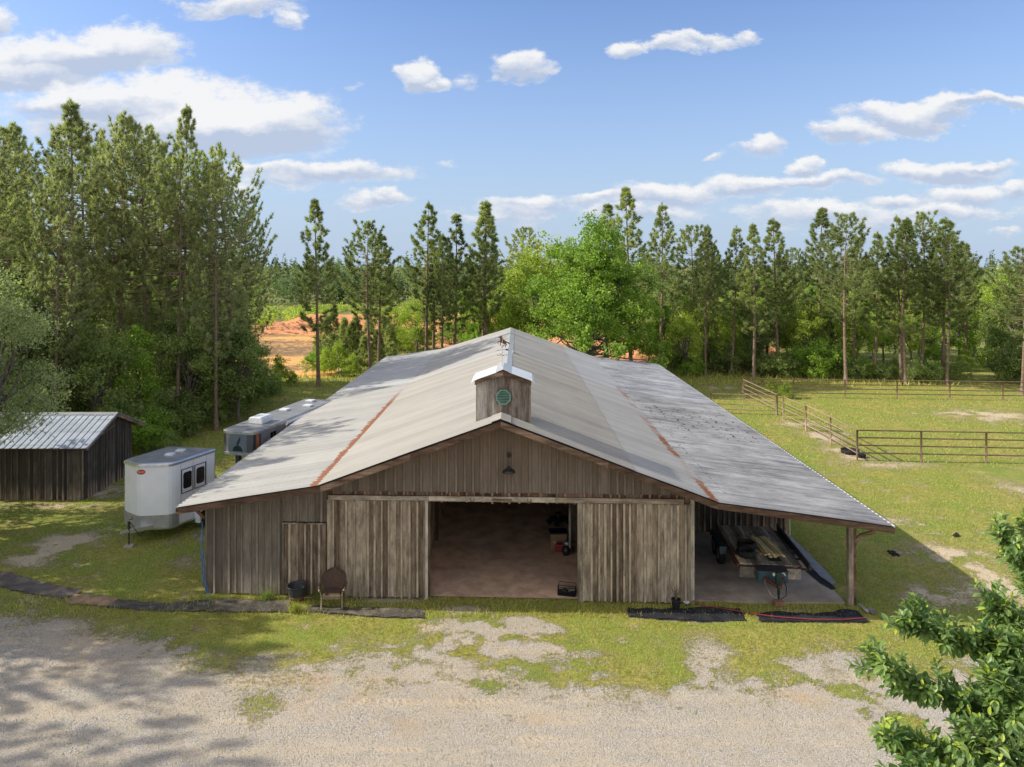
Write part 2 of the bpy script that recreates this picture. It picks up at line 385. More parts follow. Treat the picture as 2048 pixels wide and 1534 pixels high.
M_['greysheet'] = plain('grey_tin_sheet', (.27, .27, .27), .6, .2, .25, 3)
M_['whiteplastic'] = plain('white_plastic', (.62, .64, .66), .5, 0, .1, 6)
M_['cream'] = plain('cream_label', (.72, .64, .42), .5, 0, .15, 20)
M_['redpaint'] = plain('red_plastic', (.26, .02, .02), .45, 0, .2, 6)
M_['card'] = plain('cardboard', (.30, .19, .10), .8, 0, .2, 8)
M_['brand_red'] = plain('orange_red_badge', (.42, .07, .03), .4, 0, .2, 20)
M_['copper'] = plain('copper_panel', (.42, .16, .07), .35, .5, .25, 3)
M_['bark'] = plain('pine_bark', (.20, .145, .105), .95, 0, .45, 5, .15, .8)
M_['bark2'] = plain('grey_bark', (.16, .14, .115), .95, 0, .4, 4, .15, .8)
M_['twig'] = plain('young_twig', (.16, .12, .07), .8, 0, .3, 8)
M_['needle'] = leafmat('pine_needles', (.130, .165, .062), (.44, .46, .205), .52, .5, .35)
M_['needle_olive'] = leafmat('olive_pine_needles', (.175, .195, .092), (.54, .54, .295), .52, .5, .35)
M_['leaf'] = leafmat('bright_tree_leaves', (.130, .220, .030), (.42, .56, .095), .50, .5, .4)
M_['leaf_dark'] = leafmat('dark_tree_leaves', (.110, .160, .048), (.35, .41, .135), .48, .5, .35)
M_['leaf_grey'] = leafmat('greyish_tree_leaves', (.19, .22, .10), (.46, .50, .25), .48, .5, .4)
M_['leaf_yel'] = leafmat('yellow_green_leaves', (.17, .24, .035), (.50, .57, .10), .42, .5, .35)
M_['leaf_close'] = leafmat('glossy_close_leaves', (.085, .165, .042), (.340, .450, .150), .42, .42, .42, newg=(.40, .48, .06), nscale=3)
M_['far'] = leafmat('far_wood_leaves', (.095, .135, .060), (.26, .31, .15), .38, .6, .2, nscale=.06)
M_['grassblade'] = leafmat('grass_blades', (.155, .225, .035), (.58, .50, .15), .35, .6, .2, nscale=.45, wn=.6)

# ------------------------------------------------------------------ numpy noise
def vnoise(x, y, seed=0):
    xi = np.floor(x).astype(np.int64); yi = np.floor(y).astype(np.int64); fx = x - xi; fy = y - yi
    fx = fx * fx * (3 - 2 * fx); fy = fy * fy * (3 - 2 * fy)
    def h(a, b):
        n = (a * 374761393 + b * 668265263 + seed * 974634777) & 0xffffffff
        n = ((n ^ (n >> 13)) * 1274126177) & 0xffffffff
        return ((n ^ (n >> 16)) & 0xffff) / 65535.0
    return (h(xi, yi) * (1 - fx) + h(xi + 1, yi) * fx) * (1 - fy) + (h(xi, yi + 1) * (1 - fx) + h(xi + 1, yi + 1) * fx) * fy
def fbm(x, y, seed=0, oct=4):
    s = 0; a = .5; t = 0
    for i in range(oct):
        s = s + a * vnoise(x * 2 ** i + 13.7 * i, y * 2 ** i - 7.3 * i, seed + i); t += a; a *= .55
    return s / t
def sst(x, a, b):
    t = np.clip((x - a) / (b - a), 0, 1); return t * t * (3 - 2 * t)

# barn frame
TH = math.atan2(57, 1421); BO = (.40, 21.83)
cT, sT = math.cos(TH), math.sin(TH)
def b2w(a, y): return (BO[0] + a * cT + y * sT, BO[1] - a * sT + y * cT)
def w2b(X, Y):
    dx, dy = X - BO[0], Y - BO[1]; return dx * cT - dy * sT, dx * sT + dy * cT

# ------------------------------------------------------------------ ground cover masks, in world metres
def ell(X, Y, u, v, ru, rv, ang=0):
    """soft ellipse laid on the ground round the spot measured at photo point (u, v)"""
    cx, cy = gnd(u, v); rx = ru / F * cy; ry = rv * cy * cy / (F * H)
    return np.exp(-(((X - cx) / rx) ** 2 + ((Y - cy) / ry) ** 2))
EDGE_U = [-200, 0, 130, 250, 380, 480, 700, 900, 1000, 1200, 1400, 1550, 1750, 1920, 2048, 2300]
EDGE_V = [1220, 1212, 1228, 1265, 1318, 1362, 1368, 1362, 1410, 1432, 1412, 1358, 1345, 1365, 1410, 1450]
# rubber mats laid along the front of the barn: outlines measured on the photo
MATS = {
 'a': [(-30, 1140), (20, 1148), (90, 1168), (165, 1185), (128, 1199), (60, 1190), (-30, 1168)],
 'b': [(150, 1190), (235, 1203), (222, 1216), (130, 1209)],
 'c': [(228, 1202), (340, 1209), (345, 1225), (300, 1222), (214, 1217)],
 'd': [(345, 1209), (395, 1202), (480, 1201), (580, 1205), (583, 1226), (470, 1226), (345, 1224)],
 'e': [(618, 1214), (720, 1217), (850, 1222), (849, 1238), (740, 1235), (612, 1225)],
 'f': [(1255, 1219), (1330, 1220), (1430, 1218), (1480, 1220), (1492, 1243), (1400, 1245), (1290, 1238), (1256, 1235)],
 'g': [(1512, 1228), (1560, 1225), (1590, 1229), (1640, 1229), (1700, 1222), (1712, 1224), (1738, 1246), (1640, 1246), (1520, 1246)]}
def inpoly(X, Y, poly):
    r = np.zeros(X.shape, bool); n = len(poly)
    for i in range(n):
        (x1, y1), (x2, y2) = poly[i], poly[(i + 1) % n]
        c = ((y1 > Y) != (y2 > Y)) & (X < (x2 - x1) * (Y - y1) / ((y2 - y1) if y2 != y1 else 1e-9) + x1)
        r ^= c
    return r
MATW = {k: [gnd(u, v) for u, v in p] for k, p in MATS.items()}
def cover(X, Y):
    Yc = np.maximum(Y, 3.0)
    U = U0 + X / Yc * F; Vp = V0 + F * H / Yc
    edge = np.interp(U, EDGE_U, EDGE_V); De = F * H / (edge - V0)       # distance of the drive's far edge
    n1 = fbm(X * .55, Y * .55, 3, 5); n2 = fbm(X * 1.7, Y * 1.7, 11, 4); n3 = fbm(X * .18, Y * .18, 23, 3)
    g = sst(Y - De + (n1 - .5) * 4.6 + (n2 - .5) * 2.2, -1.5, 1.9)                              # 0 on the drive, 1 on grass
    g = g + sst(n1 * .6 + n2 * .4, .56, .68) * sst(U, 1150, 1500) * (Y > 13.2) * .8
    g = g - .95 * ell(X, Y, 1000, 1290, 150, 45) * sst(n2, .38, .6)
    g = g - .8 * ell(X, Y, 1420, 1300, 60, 40) - .7 * ell(X, Y, 330, 1300, 140, 40) * sst(n2, .4, .6) - .8 * ell(X, Y, 1640, 1310, 40, 40) * sst(n2, .35, .6)
    bandm = .68 * sst(U, 540, 640) * (1 - sst(U, 1180, 1260)) * sst(Vp, 1262, 1290)
    g = g - .85 * bandm * sst(fbm(X * 1.8, Y * 3.0, 61, 5), .40, .60) - .8 * sst(Vp, 1290, 1340) * sst(U, 1250, 1400) * sst(fbm(X * 1.5, Y * 2.3, 71, 5), .42, .62)
    g = g - .95 * sst(U + (n1 - .5) * 160, 840, 940) * (1 - sst(U + (n1 - .5) * 160, 1040, 1160)) * sst(Vp + (n2 - .5) * 40, 1226, 1252) * (1 - sst(Vp, 1262, 1285)) * sst(n2, .36, .58)
    g = g - 1.0 * ell(X, Y, 930, 1218, 60, 9) - .6 * ell(X, Y, 1600, 1222, 70, 8) - .9 * ell(X, Y, 780, 1200, 90, 7)
    # worn sandy places
    d = .95 * ell(X, Y, 105, 1085, 45, 18) + .7 * ell(X, Y, 60, 1125, 90, 16) + .6 * ell(X, Y, 190, 1075, 60, 22) + .9 * ell(X, Y, 215, 985, 40, 14) + .8 * ell(X, Y, 90, 1012, 130, 7)
    d = d + .8 * ell(X, Y, 2000, 1170, 60, 50) + .7 * ell(X, Y, 1900, 1110, 90, 30) + .85 * ell(X, Y, 1980, 830, 110, 14) + .75 * ell(X, Y, 1690, 905, 45, 16) + .8 * ell(X, Y, 1640, 872, 45, 12) + .8 * ell(X, Y, 1600, 848, 40, 8)
    d = d + .7 * ell(X, Y, 1860, 1190, 100, 30) + .6 * ell(X, Y, 1760, 1040, 80, 12) + .55 * ell(X, Y, 2040, 980, 60, 25) + .7 * ell(X, Y, 1440, 775, 50, 5) + .55 * ell(X, Y, 1780, 930, 120, 10) + .5 * ell(X, Y, 380, 1120, 60, 20)
    d = d * sst(n2, .20, .60) * 1.35 + .55 * sst(n1 * .5 + n2 * .5, .60, .74)
    d = d * (Y > 17) * (1 - sst(Y, 60, 75))
    gr2 = .75 * ell(X, Y, 385, 1075, 70, 25) * sst(n2, .4, .6)                # loose gravel beside the barn corner
    # clay of the dug pond and its bank
    Uw = U + (n1 - .5) * 60; Vw = Vp + (n2 - .5) * 16 + (n1 - .5) * 14
    cl = (sst(Uw, 470, 520) * (1 - sst(Uw, 1110, 1180)) * sst(Vw, 640, 648) * (1 - sst(Vw, 690, 700)))
    cl = np.maximum(cl, sst(Uw, 440, 470) * (1 - sst(Uw, 650, 690)) * sst(Vw, 655, 660) * (1 - sst(Vw, 735, 748)))
    cl = np.maximum(cl, sst(Uw, 1170, 1200) * (1 - sst(Uw, 1340, 1370)) * sst(Vw, 672, 680) * (1 - sst(Vw, 722, 732)))
    cl = np.maximum(cl, .8 * sst(Uw, 1425, 1445) * (1 - sst(Uw, 1560, 1590)) * sst(Vw, 708, 714) * (1 - sst(Vw, 738, 744)))
    g = np.clip(g, 0, 1) * (1 - np.clip(d, 0, 1) * .92) * (1 - gr2) * (1 - np.clip(cl, 0, 1))
    # clay tint on the drive
    cy_ = .7 * ell(X, Y, 1600, 1390, 60, 20) + .8 * ell(X, Y, 1090, 1440, 40, 14) + .6 * ell(X, Y, 800, 1400, 60, 10) + .6 * ell(X, Y, 620, 1358, 160, 12) + .5 * ell(X, Y, 200, 1290, 90, 60) + .35 * ell(X, Y, 150, 1230, 200, 35) + .7 * ell(X, Y, 790, 1450, 50, 16) + .4 * ell(X, Y, 700, 1400, 260, 30)
    cy_ = cy_ * sst(n2, .3, .6)
    for k_ in MATW.values(): g = np.where(inpoly(X, Y, k_), g * .10, g)
    return g, np.clip(d, 0, 1), np.clip(cl, 0, 1), np.clip(cy_, 0, 1)

# --- the ground: one sheet, fine near the barn and coarser to the horizon
def axis(parts):
    out = []
    for a, b, st in parts: out += list(np.arange(a, b, st))
    out.append(parts[-1][1]); return np.array(out)
gx = axis([(-3500, -500, 500), (-500, -120, 40), (-120, -40, 3), (-40, -19, .8), (-19, 25, .11), (25, 46, .5), (46, 130, 3), (130, 500, 40), (500, 3500, 500)])
gy = axis([(-300, 0, 50), (0, 12, 1.5), (12, 34, .09), (34, 60, .25), (60, 140, .8), (140, 400, 10), (400, 6000, 400)])
GX, GY = np.meshgrid(gx, gy)
g, d, cl, cyt = cover(GX, GY)
fade = 1 - sst(GY, 60, 90)
Z = (fbm(GX * 1.1, GY * 1.1, 5, 4) - .5) * .05 * fade * (.4 + g)
Z += (fbm(GX * 4.5, GY * 4.5, 9, 2) - .5) * .03 * fade * g + (fbm(GX * 5, GY * 5, 19, 2) - .5) * .012 * (1 - g) * fade
# tyre treads pressed into the drive
for (u, v, hw_, hh_) in ((760, 1362, 330, 5), (800, 1400, 300, 5), (660, 1395, 60, 4), (1050, 1480, 60, 8)):
    Z += .06 * ell(GX, GY, u, v, hw_, hh_) * np.sin(GX * 42 + GY * 26) * sst(fbm(GX * 1.3, GY * 1.3, 41, 2), .45, .6)
Uq = U0 + GX / np.maximum(GY, 3) * F; Vq = V0 + F * H / np.maximum(GY, 3)
pond = sst(Uq, 430, 500) * (1 - sst(Uq, 655, 680)) * sst(Vq, 664, 668) * (1 - sst(Vq, 742, 756))
bank = sst(GY, 111, 116) * (1 - sst(GY, 121, 128)) * sst(GX, -36, -30) * (1 - sst(GX, 6, 14))
bank2 = np.exp(-((GX - 27) / 9) ** 2 - ((GY - 86) / 5) ** 2)
ruts = np.abs(np.sin(GX * 2.1 + GY * 1.3 + fbm(GX * .5, GY * .5, 2) * 3))
Z += bank * (1.35 + .45 * ruts) + bank2 * (1.5 + .4 * ruts) + .25 * cl * ruts * (GY > 75) - .9 * pond
Z += sst(GY, 128, 230) * 0.0
ba, by = w2b(GX, GY)
under = (ba > -9.6) & (ba < 11) & (by > -.6) & (by < 33); Z = np.where(under, np.minimum(Z, 0) * .3 - .012, Z)
nv = GX.size; ny, nx = GX.shape
me = bpy.data.meshes.new('ground')
co = np.stack([GX, GY, Z], -1).reshape(-1)
me.vertices.add(nv); me.vertices.foreach_set('co', co.astype(np.float32))
idx = np.arange(nv).reshape(ny, nx)
q = np.stack([idx[:-1, :-1], idx[:-1, 1:], idx[1:, 1:], idx[1:, :-1]], -1).reshape(-1).astype(np.int32)
nf = (ny - 1) * (nx - 1)
me.loops.add(nf * 4); me.loops.foreach_set('vertex_index', q)
me.polygons.add(nf); me.polygons.foreach_set('loop_start', np.arange(0, nf * 4, 4, dtype=np.int32)); me.polygons.foreach_set('loop_total', np.full(nf, 4, dtype=np.int32))
me.polygons.foreach_set('use_smooth', np.ones(nf, dtype=bool)); me.update(calc_edges=True)
trk = np.zeros_like(GX)
for (u, v, hw_, hh_) in ((760, 1362, 330, 4), (830, 1402, 330, 4), (660, 1393, 80, 4), (1040, 1478, 90, 5), (560, 1440, 120, 4), (900, 1500, 160, 5)): trk = np.maximum(trk, ell(GX, GY, u, v, hw_, hh_) * sst(fbm(GX * 1.1, GY * 1.1, 41, 3), .42, .58))
ta = me.attributes.new('track', 'FLOAT', 'POINT'); ta.data.foreach_set('value', trk.reshape(-1).astype(np.float32))
ca = me.color_attributes.new('cover', 'FLOAT_COLOR', 'POINT')
ca.data.foreach_set('color', np.stack([g, d, cl, cyt], -1).reshape(-1).astype(np.float32))
m, t, p, o_ = newmat('ground_cover')
P = t.add('ShaderNodeNewGeometry').outputs['Position']
at = t.add('ShaderNodeAttribute'); at.attribute_name = 'cover'
ar, ag, ab = t.add('ShaderNodeSeparateColor'), None, None
t.l.new(at.outputs['Color'], ar.inputs[0]); sR, sG, sB, sA = ar.outputs[0], ar.outputs[1], ar.outputs[2], at.outputs['Alpha']
nf1 = t.noise(P, 9, 5, .7); nf2 = t.noise(P, 45, 3, .6); nb = t.noise(P, .45, 4, .6); nm = t.noise(P, 2.2, 4, .6)
stone = t.vor(P, 42, 'Color'); stv = t.xyz(stone)[0]; sdist = t.vor(P, 42)
gravel = t.mix(t.mapr(stv, .1, .95), (.37, .33, .28), (.60, .55, .475))
gravel = t.mix(t.mapr(nm, .42, .60, 0, .62), gravel, (.52, .44, .33)); gravel = t.mix(t.mapr(t.noise(t.vmath('MULTIPLY', P, (.22, 1.5, 1)), 1, 5, .65), .47, .62, 0, .7), gravel, (.60, .50, .36)); gravel = t.mix(t.mapr(t.noise(t.vmath('MULTIPLY', P, (.5, .9, 1)), 1.3, 5, .7), .54, .70, 0, .55), gravel, (.34, .30, .255)); gravel = t.mix(t.mapr(nb, .46, .62, 0, .5), gravel, (.49, .42, .32))
gravel = t.mix(t.mapr(sdist, .45, .8, 0, .6), gravel, (.22, .19, .155))
gravel = t.mix(t.math('MULTIPLY', sA, t.mapr(nf1, .35, .6, .35, .9)), gravel, (.55, .36, .19))
sand = t.mix(nf1, (.52, .40, .26), (.72, .60, .44)); sand = t.mix(t.mapr(nf2, .5, .75, 0, .5), sand, (.25, .19, .12))
grass = t.mix(t.mapr(nf1, .34, .64), (.17, .18, .036), (.43, .38, .10))
grass = t.mix(t.mapr(nm, .48, .72, 0, .7), grass, (.52, .41, .17))
grass = t.mix(t.mapr(nb, .40, .60, 0, .75), grass, (.17, .255, .040))
grass = t.mix(t.mapr(nf2, .52, .8, 0, .65), grass, (.07, .08, .018))
clay = t.mix(t.noise(P, 1.4, 5, .7), (.58, .21, .085), (.86, .44, .22))
tk_ = t.add('ShaderNodeAttribute'); tk_.attribute_name = 'track'
wv = t.math('SINE', t.math('ADD', t.vmath('DOT_PRODUCT', P, (40, 24, 0)), t.math('MULTIPLY', nm, 9)))
tread_shade = t.math('MULTIPLY', t.mapr(wv, -.2, .7), t.mapr(tk_.outputs['Fac'], .25, .6))
gravel = t.mix(t.math('MULTIPLY', t.mapr(tk_.outputs['Fac'], .1, .5), .6), gravel, (.62, .50, .35))
gravel = t.mix(t.math('MULTIPLY', tread_shade, .55), gravel, (.30, .24, .18))  # dark tick lines: shade of the tyre treads painted into the gravel colour
gm = t.mapr(t.math('ADD', sR, t.math('ADD', t.math('MULTIPLY', t.math('SUBTRACT', nf1, .5), 2.4), t.math('MULTIPLY', t.math('SUBTRACT', nf2, .5), 1.8))), .34, .62)
col = t.mix(gm, t.mix(t.mapr(sG, .12, .3), gravel, sand), grass)
col = t.mix(t.mapr(sB, .35, .6), col, clay)
# only straw and earth show from here where nothing is mown, far off
far_ = t.mapr(t.xyz(P)[1], 70, 110)
wild = t.mix(t.mapr(t.noise(P, .35, 5, .7), .35, .6), (.10, .13, .03), (.25, .24, .08))
col = t.mix(t.math('MULTIPLY', far_, t.mapr(sB, .3, .6, 1, 0)), col, wild)
t.put(p.inputs['Base Color'], col); p.inputs['Roughness'].default_value = .95; p.inputs['Specular IOR Level'].default_value = .15
hh = t.mix(gm, t.math('MULTIPLY', sdist, -.8), t.math('ADD', nf1, nf2))
bump(t, p, hh, .85, .03)
me.materials.append(m)
go = bpy.data.objects.new('ground', me); COL.objects.link(go); tag(go, kind='structure')

# --- muddy pond
m, t, p, o_ = newmat('muddy_water')
P = t.add('ShaderNodeNewGeometry').outputs['Position']
t.put(p.inputs['Base Color'], t.mix(t.noise(P, .15, 3), (.72, .35, .085), (.82, .46, .14)))
p.inputs['Roughness'].default_value = .45; p.inputs['Specular IOR Level'].default_value = .08
bump(t, p, t.noise(P, 3, 3), .08, .05)
wm = MB(); wm.face([(*gnd(380, 775), -.22), (*gnd(690, 775), -.22), (*gnd(700, 661), -.22), (*gnd(380, 661), -.22)])
tag(wm.build('pond_water', m), kind='structure')

# --- grass blades: uncountable, one object
nr = np.random.default_rng(5)
def scatter(n, x0, x1, y0, y1, hmin, hmax, wid, thr=.45):
    X = nr.uniform(x0, x1, n); Y = nr.uniform(y0, y1, n)
    g, d, cl, _ = cover(X, Y)
    a, y = w2b(X, Y)
    keep = (g + (nr.random(n) - .5) * 1.0 > thr) & ~((a > -9.3) & (a < 10.9) & (y > -.02) & (y < 33)) & (cl < .3)
    X, Y = X[keep], Y[keep]; n = len(X)
    ix = np.searchsorted(gx, X) - 1; iy = np.searchsorted(gy, Y) - 1
    z = Z[iy, ix] - .01
    th = nr.uniform(0, 2 * np.pi, n); h = nr.uniform(hmin, hmax, n); ww = wid * nr.uniform(.6, 1.3, n)
    ln = nr.normal(0, .5, (n, 2)) * h[:, None]
    b = np.stack([X, Y, z], -1); s = np.stack([np.cos(th) * ww, np.sin(th) * ww, np.zeros(n)], -1)
    tip = b + np.stack([ln[:, 0], ln[:, 1], h], -1)
    return np.stack([b - s, b + s, tip], 1)
blades = np.concatenate([scatter(230000, -16, 22, 14.5, 24, .03, .075, .009), scatter(120000, -20, 24, 24, 36, .035, .09, .013),
                         scatter(90000, -24, 46, 36, 62, .05, .14, .022), scatter(26000, -40, 40, 60, 95, .15, .6, .05),
                         scatter(9000, -14.5, 11, 20.6, 21.9, .07, .16, .012, .2)])
gb = np_mesh('grass', blades, 3, M_['grassblade'], rnd=nr.random(len(blades)))
tag(gb, 'short green and straw coloured grass over the yard and field', 'grass', kind='stuff')
# loose stones on the drive, uncountable
n = 26000
X = nr.uniform(-15, 20, n); Y = nr.uniform(13, 20.5, n); g_, d_, c_, _ = cover(X, Y); k = (g_ < .5); X, Y = X[k], Y[k]; n = len(X)
s = nr.uniform(.008, .026, n)[:, None, None]
tet = np.array([[[1, 0, 0], [-.5, .87, 0], [0, 0, .8]], [[-.5, .87, 0], [-.5, -.87, 0], [0, 0, .8]], [[-.5, -.87, 0], [1, 0, 0], [0, 0, .8]]])
th = nr.uniform(0, 6.28, n)
rot = np.zeros((n, 3, 3)); rot[:, 0, 0] = np.cos(th); rot[:, 0, 1] = -np.sin(th); rot[:, 1, 0] = np.sin(th); rot[:, 1, 1] = np.cos(th); rot[:, 2, 2] = 1
V = np.einsum('nij,fkj->nfki', rot, tet) * s[:, :, :, None] + np.stack([X, Y, np.full(n, .0)], -1)[:, None, None, :]
gs = np_mesh('gravel', V.reshape(-1, 3, 3), 3, plain('gravel_stone', (.42, .40, .37), .9, 0, .35, 9), rnd=nr.random(n * 3))
tag(gs, 'pale loose gravel stones strewn over the drive', 'gravel', kind='stuff')
# ================================================================== THE BARN
barn = empty('barn', (BO[0], BO[1], 0), -TH, 'large weathered board-and-batten barn with a wide metal roof and open middle doorway', 'barn')
Y0, Y1 = -1.02, 33.0
# roof break lines (a, z at the front, z at the back)
RP = {'r': (0.0, 5.68, 5.42), 'kl': (-5.34, 3.72, 3.76), 'el': (-9.66, 3.00, 3.14), 's': (3.85, 4.25, 4.08), 'kr': (6.28, 3.37, 3.26), 'er': (11.24, 2.75, 2.68)}
def rp(k, y):
    a, z0, z1 = RP[k]; t = (y - Y0) / (Y1 - Y0); return Vector((a, y, z0 + (z1 - z0) * t))
def roof_z(a, y=0):
    ks = ['el', 'kl', 'r', 's', 'kr', 'er']
    for k1, k2 in zip(ks, ks[1:]):
        p, q = rp(k1, y), rp(k2, y)
        if p.x <= a <= q.x: return p.z + (q.z - p.z) * (a - p.x) / (q.x - p.x)
    return 2.5
def sheet(k1, k2, dz, ov, mat, pitch=.23, rib=.028):
    mb = MB(); n = int((Y1 - Y0) / pitch); prof = []
    for i in range(n + 1):
        y = Y0 + i * pitch
        prof += [(y, 0), (y + pitch * .60, 0), (y + pitch * .70, rib), (y + pitch * .86, rib)]
    prof = [(y, h) for y, h in prof if y <= Y1] + [(Y1, 0)]
    vs = []
    sd = random.Random(k1 + k2)
    for (y, h) in prof:
        p, q = rp(k1, y), rp(k2, y); d = (q - p).normalized(); q = q + d * (ov + .02 * math.sin(y * 2.1))
        nrm = Vector((-d.z, 0, d.x)); nrm = nrm if nrm.z > 0 else -nrm
        for t in (0, .5, 1): vs.append(p.lerp(q, t) + nrm * (h + dz + (.012 * math.sin(y * .8 + t * 5) if t == .5 else 0)))
    fs = [(i * 3 + j, i * 3 + j + 1, i * 3 + j + 4, i * 3 + j + 3) for i in range(len(prof) - 1) for j in (0, 1)]
    mb.raw(vs, fs, .5)
    return mb.build('roof_sheet', mat, barn)
sheet('r', 'kl', .016, .10, M_['metal_L']); sheet('kl', 'el', 0, .04, M_['metal_Llow'])
sheet('r', 's', .016, .08, M_['metal_R']); sheet('s', 'kr', .006, .10, M_['metal_R2']); sheet('kr', 'er', -.006, .04, M_['metal_Rlow'])
def rooflike(pts, t, name, mat, parent=barn):     # closed strip under or over the sheets; pts: list of (front, back) points
    mb = MB(); n = len(pts)
    vs = [p for pr in pts for p in pr] + [p - Vector((0, 0, t)) for pr in pts for p in pr]
    m = 2 * n; fs = []
    for i in range(n - 1):
        a = 2 * i; fs += [(a, a + 1, a + 3, a + 2), (m + a, m + a + 2, m + a + 3, m + a + 1), (a, a + 2, m + a + 2, m + a), (a + 1, m + a + 1, m + a + 3, a + 3)]
    fs += [(0, m, m + 1, 1), (2 * n - 2, 2 * n - 1, m + 2 * n - 1, m + 2 * n - 2)]
    mb.raw(vs, fs, .5); return mb.build(name, mat, parent)
# roof deck (rafters and boards seen from below)
dn = Vector((0, 0, -.03))
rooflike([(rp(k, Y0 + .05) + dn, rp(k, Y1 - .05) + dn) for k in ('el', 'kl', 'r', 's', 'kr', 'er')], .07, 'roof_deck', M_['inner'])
# ridge cap in two lengths
for (ya, yb, wd, dzz) in ((Y0 - .03, 1.3, .30, .062), (1.3, 17.2, .24, .050), (17.2, Y1 + .02, .27, .056)):
    pts = []
    for a in (-wd, 0, wd):
        s = (RP['r'][1] - RP['kl'][1]) / 5.4 if a < 0 else (RP['r'][1] - RP['s'][1]) / 3.85
        pr = [];
        for y in (ya, yb):
            z = rp('r', y).z - abs(a) * s + dzz; pr.append(Vector((a, y, z)))
        pts.append(pr)
    rooflike(pts, .012, 'ridge_cap', M_['cap'])
for y in (1.28, 17.2):
    mb = MB(); z = rp('r', y).z
    mb.box(.24, .29, y - .5, y + .1, z - .10, z + .03); mb.build('flashing_strip', M_['cap'], barn)
# eave trims
for k, s in (('el', -1), ('er', 1)):
    mb = MB(); mb.bar(rp(k, Y0) + Vector((s * .045, 0, -.02)), rp(k, Y1) + Vector((s * .045, 0, -.02)), .03, .045)
    mb.build('eave_edge', M_['cap_white'] if s > 0 else M_['alu_dull'], barn)
    mb = MB(); mb.bar(rp(k, Y0) + Vector((s * .0, 0, -.14)), rp(k, Y1) + Vector((s * .0, 0, -.14)), .05, .16)
    mb.build('eave_board', M_['fascia_y'], barn)
# rake fascia boards at the front and back
for y in (Y0, Y1 - .045):
    for k1, k2 in (('r', 'kl'), ('kl', 'el'), ('r', 'kr'), ('kr', 'er')):
        p, q = rp(k1, y), rp(k2, y)
        if k2 in ('el', 'er'): q = q + (q - p).normalized() * .05
        L = (q - p).length; n = max(1, round(L / 3.4)); mb = MB()
        for i in range(n):
            a, b = p.lerp(q, i / n), p.lerp(q, (i + 1) / n - (.004 / L if i < n - 1 else 0))
            dzv = Vector((0, 0, -.04)); hv = Vector((0, 0, -.21 - .01 * (i % 2)))
            vs = [a + dzv, b + dzv, b + hv, a + hv]; vs += [v + Vector((0, .045, 0)) for v in vs]
            mb.raw(vs, [(3,2,1,0),(4,5,6,7),(0,1,5,4),(1,2,6,5),(2,3,7,6),(3,0,4,7)])
        mb.build('rake_fascia', M_['fascia'], barn)

def boards(mb, a0, a1, zb, ztop, y, w=(.19, .27), th=.025, bat=True, jag=0, seed=0, ax='x', M=None, bt=.028):
    """vertical boards with battens on a wall facing -y; ztop is a function of a"""
    rr = random.Random(seed); a = a0; first = True
    while a < a1 - .02:
        ww = min(rr.uniform(*w), a1 - a)
        if a1 - (a + ww) < .08: ww = a1 - a
        b = a + ww; yo = rr.uniform(0, .008); zj = zb + rr.uniform(-jag, jag)
        za, zc = ztop(a + .002), ztop(b - .002)
        poly = [(a + .002, zj), (b - .002, zj), (b - .002, zc), (a + .002, za)]
        mb.prism(poly, y - th - yo, y, M=M)
        if bat and not first:
            hw = rr.uniform(.022, .034); t = rr.uniform(-.01, .01)
            if rr.random() > .06:
                zt = min(ztop(a - hw), ztop(a + hw)); zz = zj + rr.uniform(-.03, .02)
                mb.prism([(a - hw, zz), (a + hw, zz), (a + hw + t * .3, zt), (a - hw + t * .3, zt)], y - th - bt - .012, y - th - .006, r=rr.uniform(.85, 1.25), M=M)
        first = False; a = b
top = lambda y: (lambda a: roof_z(a, y) - .13)
# gable wall above the belt, hung a little proud
mb = MB(); boards(mb, -5.40, 5.80, 3.27, top(0), -.09, (.21, .31), jag=.012, seed=3); mb.build('gable_wall', M_['board'], barn)
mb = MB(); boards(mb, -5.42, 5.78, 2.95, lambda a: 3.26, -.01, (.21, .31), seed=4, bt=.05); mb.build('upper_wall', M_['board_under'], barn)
# left wing of the front wall, round the small door
mb = MB()
boards(mb, -9.19, -6.80, .0, top(0), 0, (.19, .27), jag=.012, seed=5, bt=.035)
boards(mb, -6.80, -5.42, 2.27, top(0), 0, (.21, .28), seed=6, bt=.035)
mb.build('front_wall', M_['board'], barn)
mb = MB(); boards(mb, -6.76, -5.44, .03, lambda a: 2.20, -.02, (.16, .30), seed=8, bt=.03)
dr = mb.build('small_door', M_['board_door'], barn)
mb = MB(); mb.box(-6.80, -5.42, -.075, -.047, 2.20, 2.245); mb.box(-6.80, -6.75, -.075, -.047, .02, 2.198); mb.build('door_frame', M_['trim'], dr)
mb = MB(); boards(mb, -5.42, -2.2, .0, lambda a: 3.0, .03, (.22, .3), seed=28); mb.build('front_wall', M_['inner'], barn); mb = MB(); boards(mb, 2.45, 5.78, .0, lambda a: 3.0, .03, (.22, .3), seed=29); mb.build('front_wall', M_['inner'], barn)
# sliding doors
def slider(a0, a1, trims, seed):
    mb = MB(); boards(mb, a0, a1, .04, lambda a: 3.0, -.13, (.17, .25), jag=.012, seed=seed, bt=.033)
    d = mb.build('sliding_door', M_['board_door'], barn)
    for (x0, x1) in trims:
        mb = MB(); mb.box(x0, x1, -.20, -.167, .0, 3.02); mb.build('edge_trim', M_['trim'], d)
    mb = MB(); mb.box(a0, a1, -.128, -.09, 2.75, 2.9); mb.build('door_rail', M_['inner'], d); mb = MB(); mb.box(a0, a1, -.128, -.09, .3, .45); mb.build('door_rail', M_['inner'], d)
    return d
slider(-5.38, -2.25, [(-2.37, -2.248)], 12); slider(2.31, 5.70, [(2.308, 2.47), (5.60, 5.702)], 14)
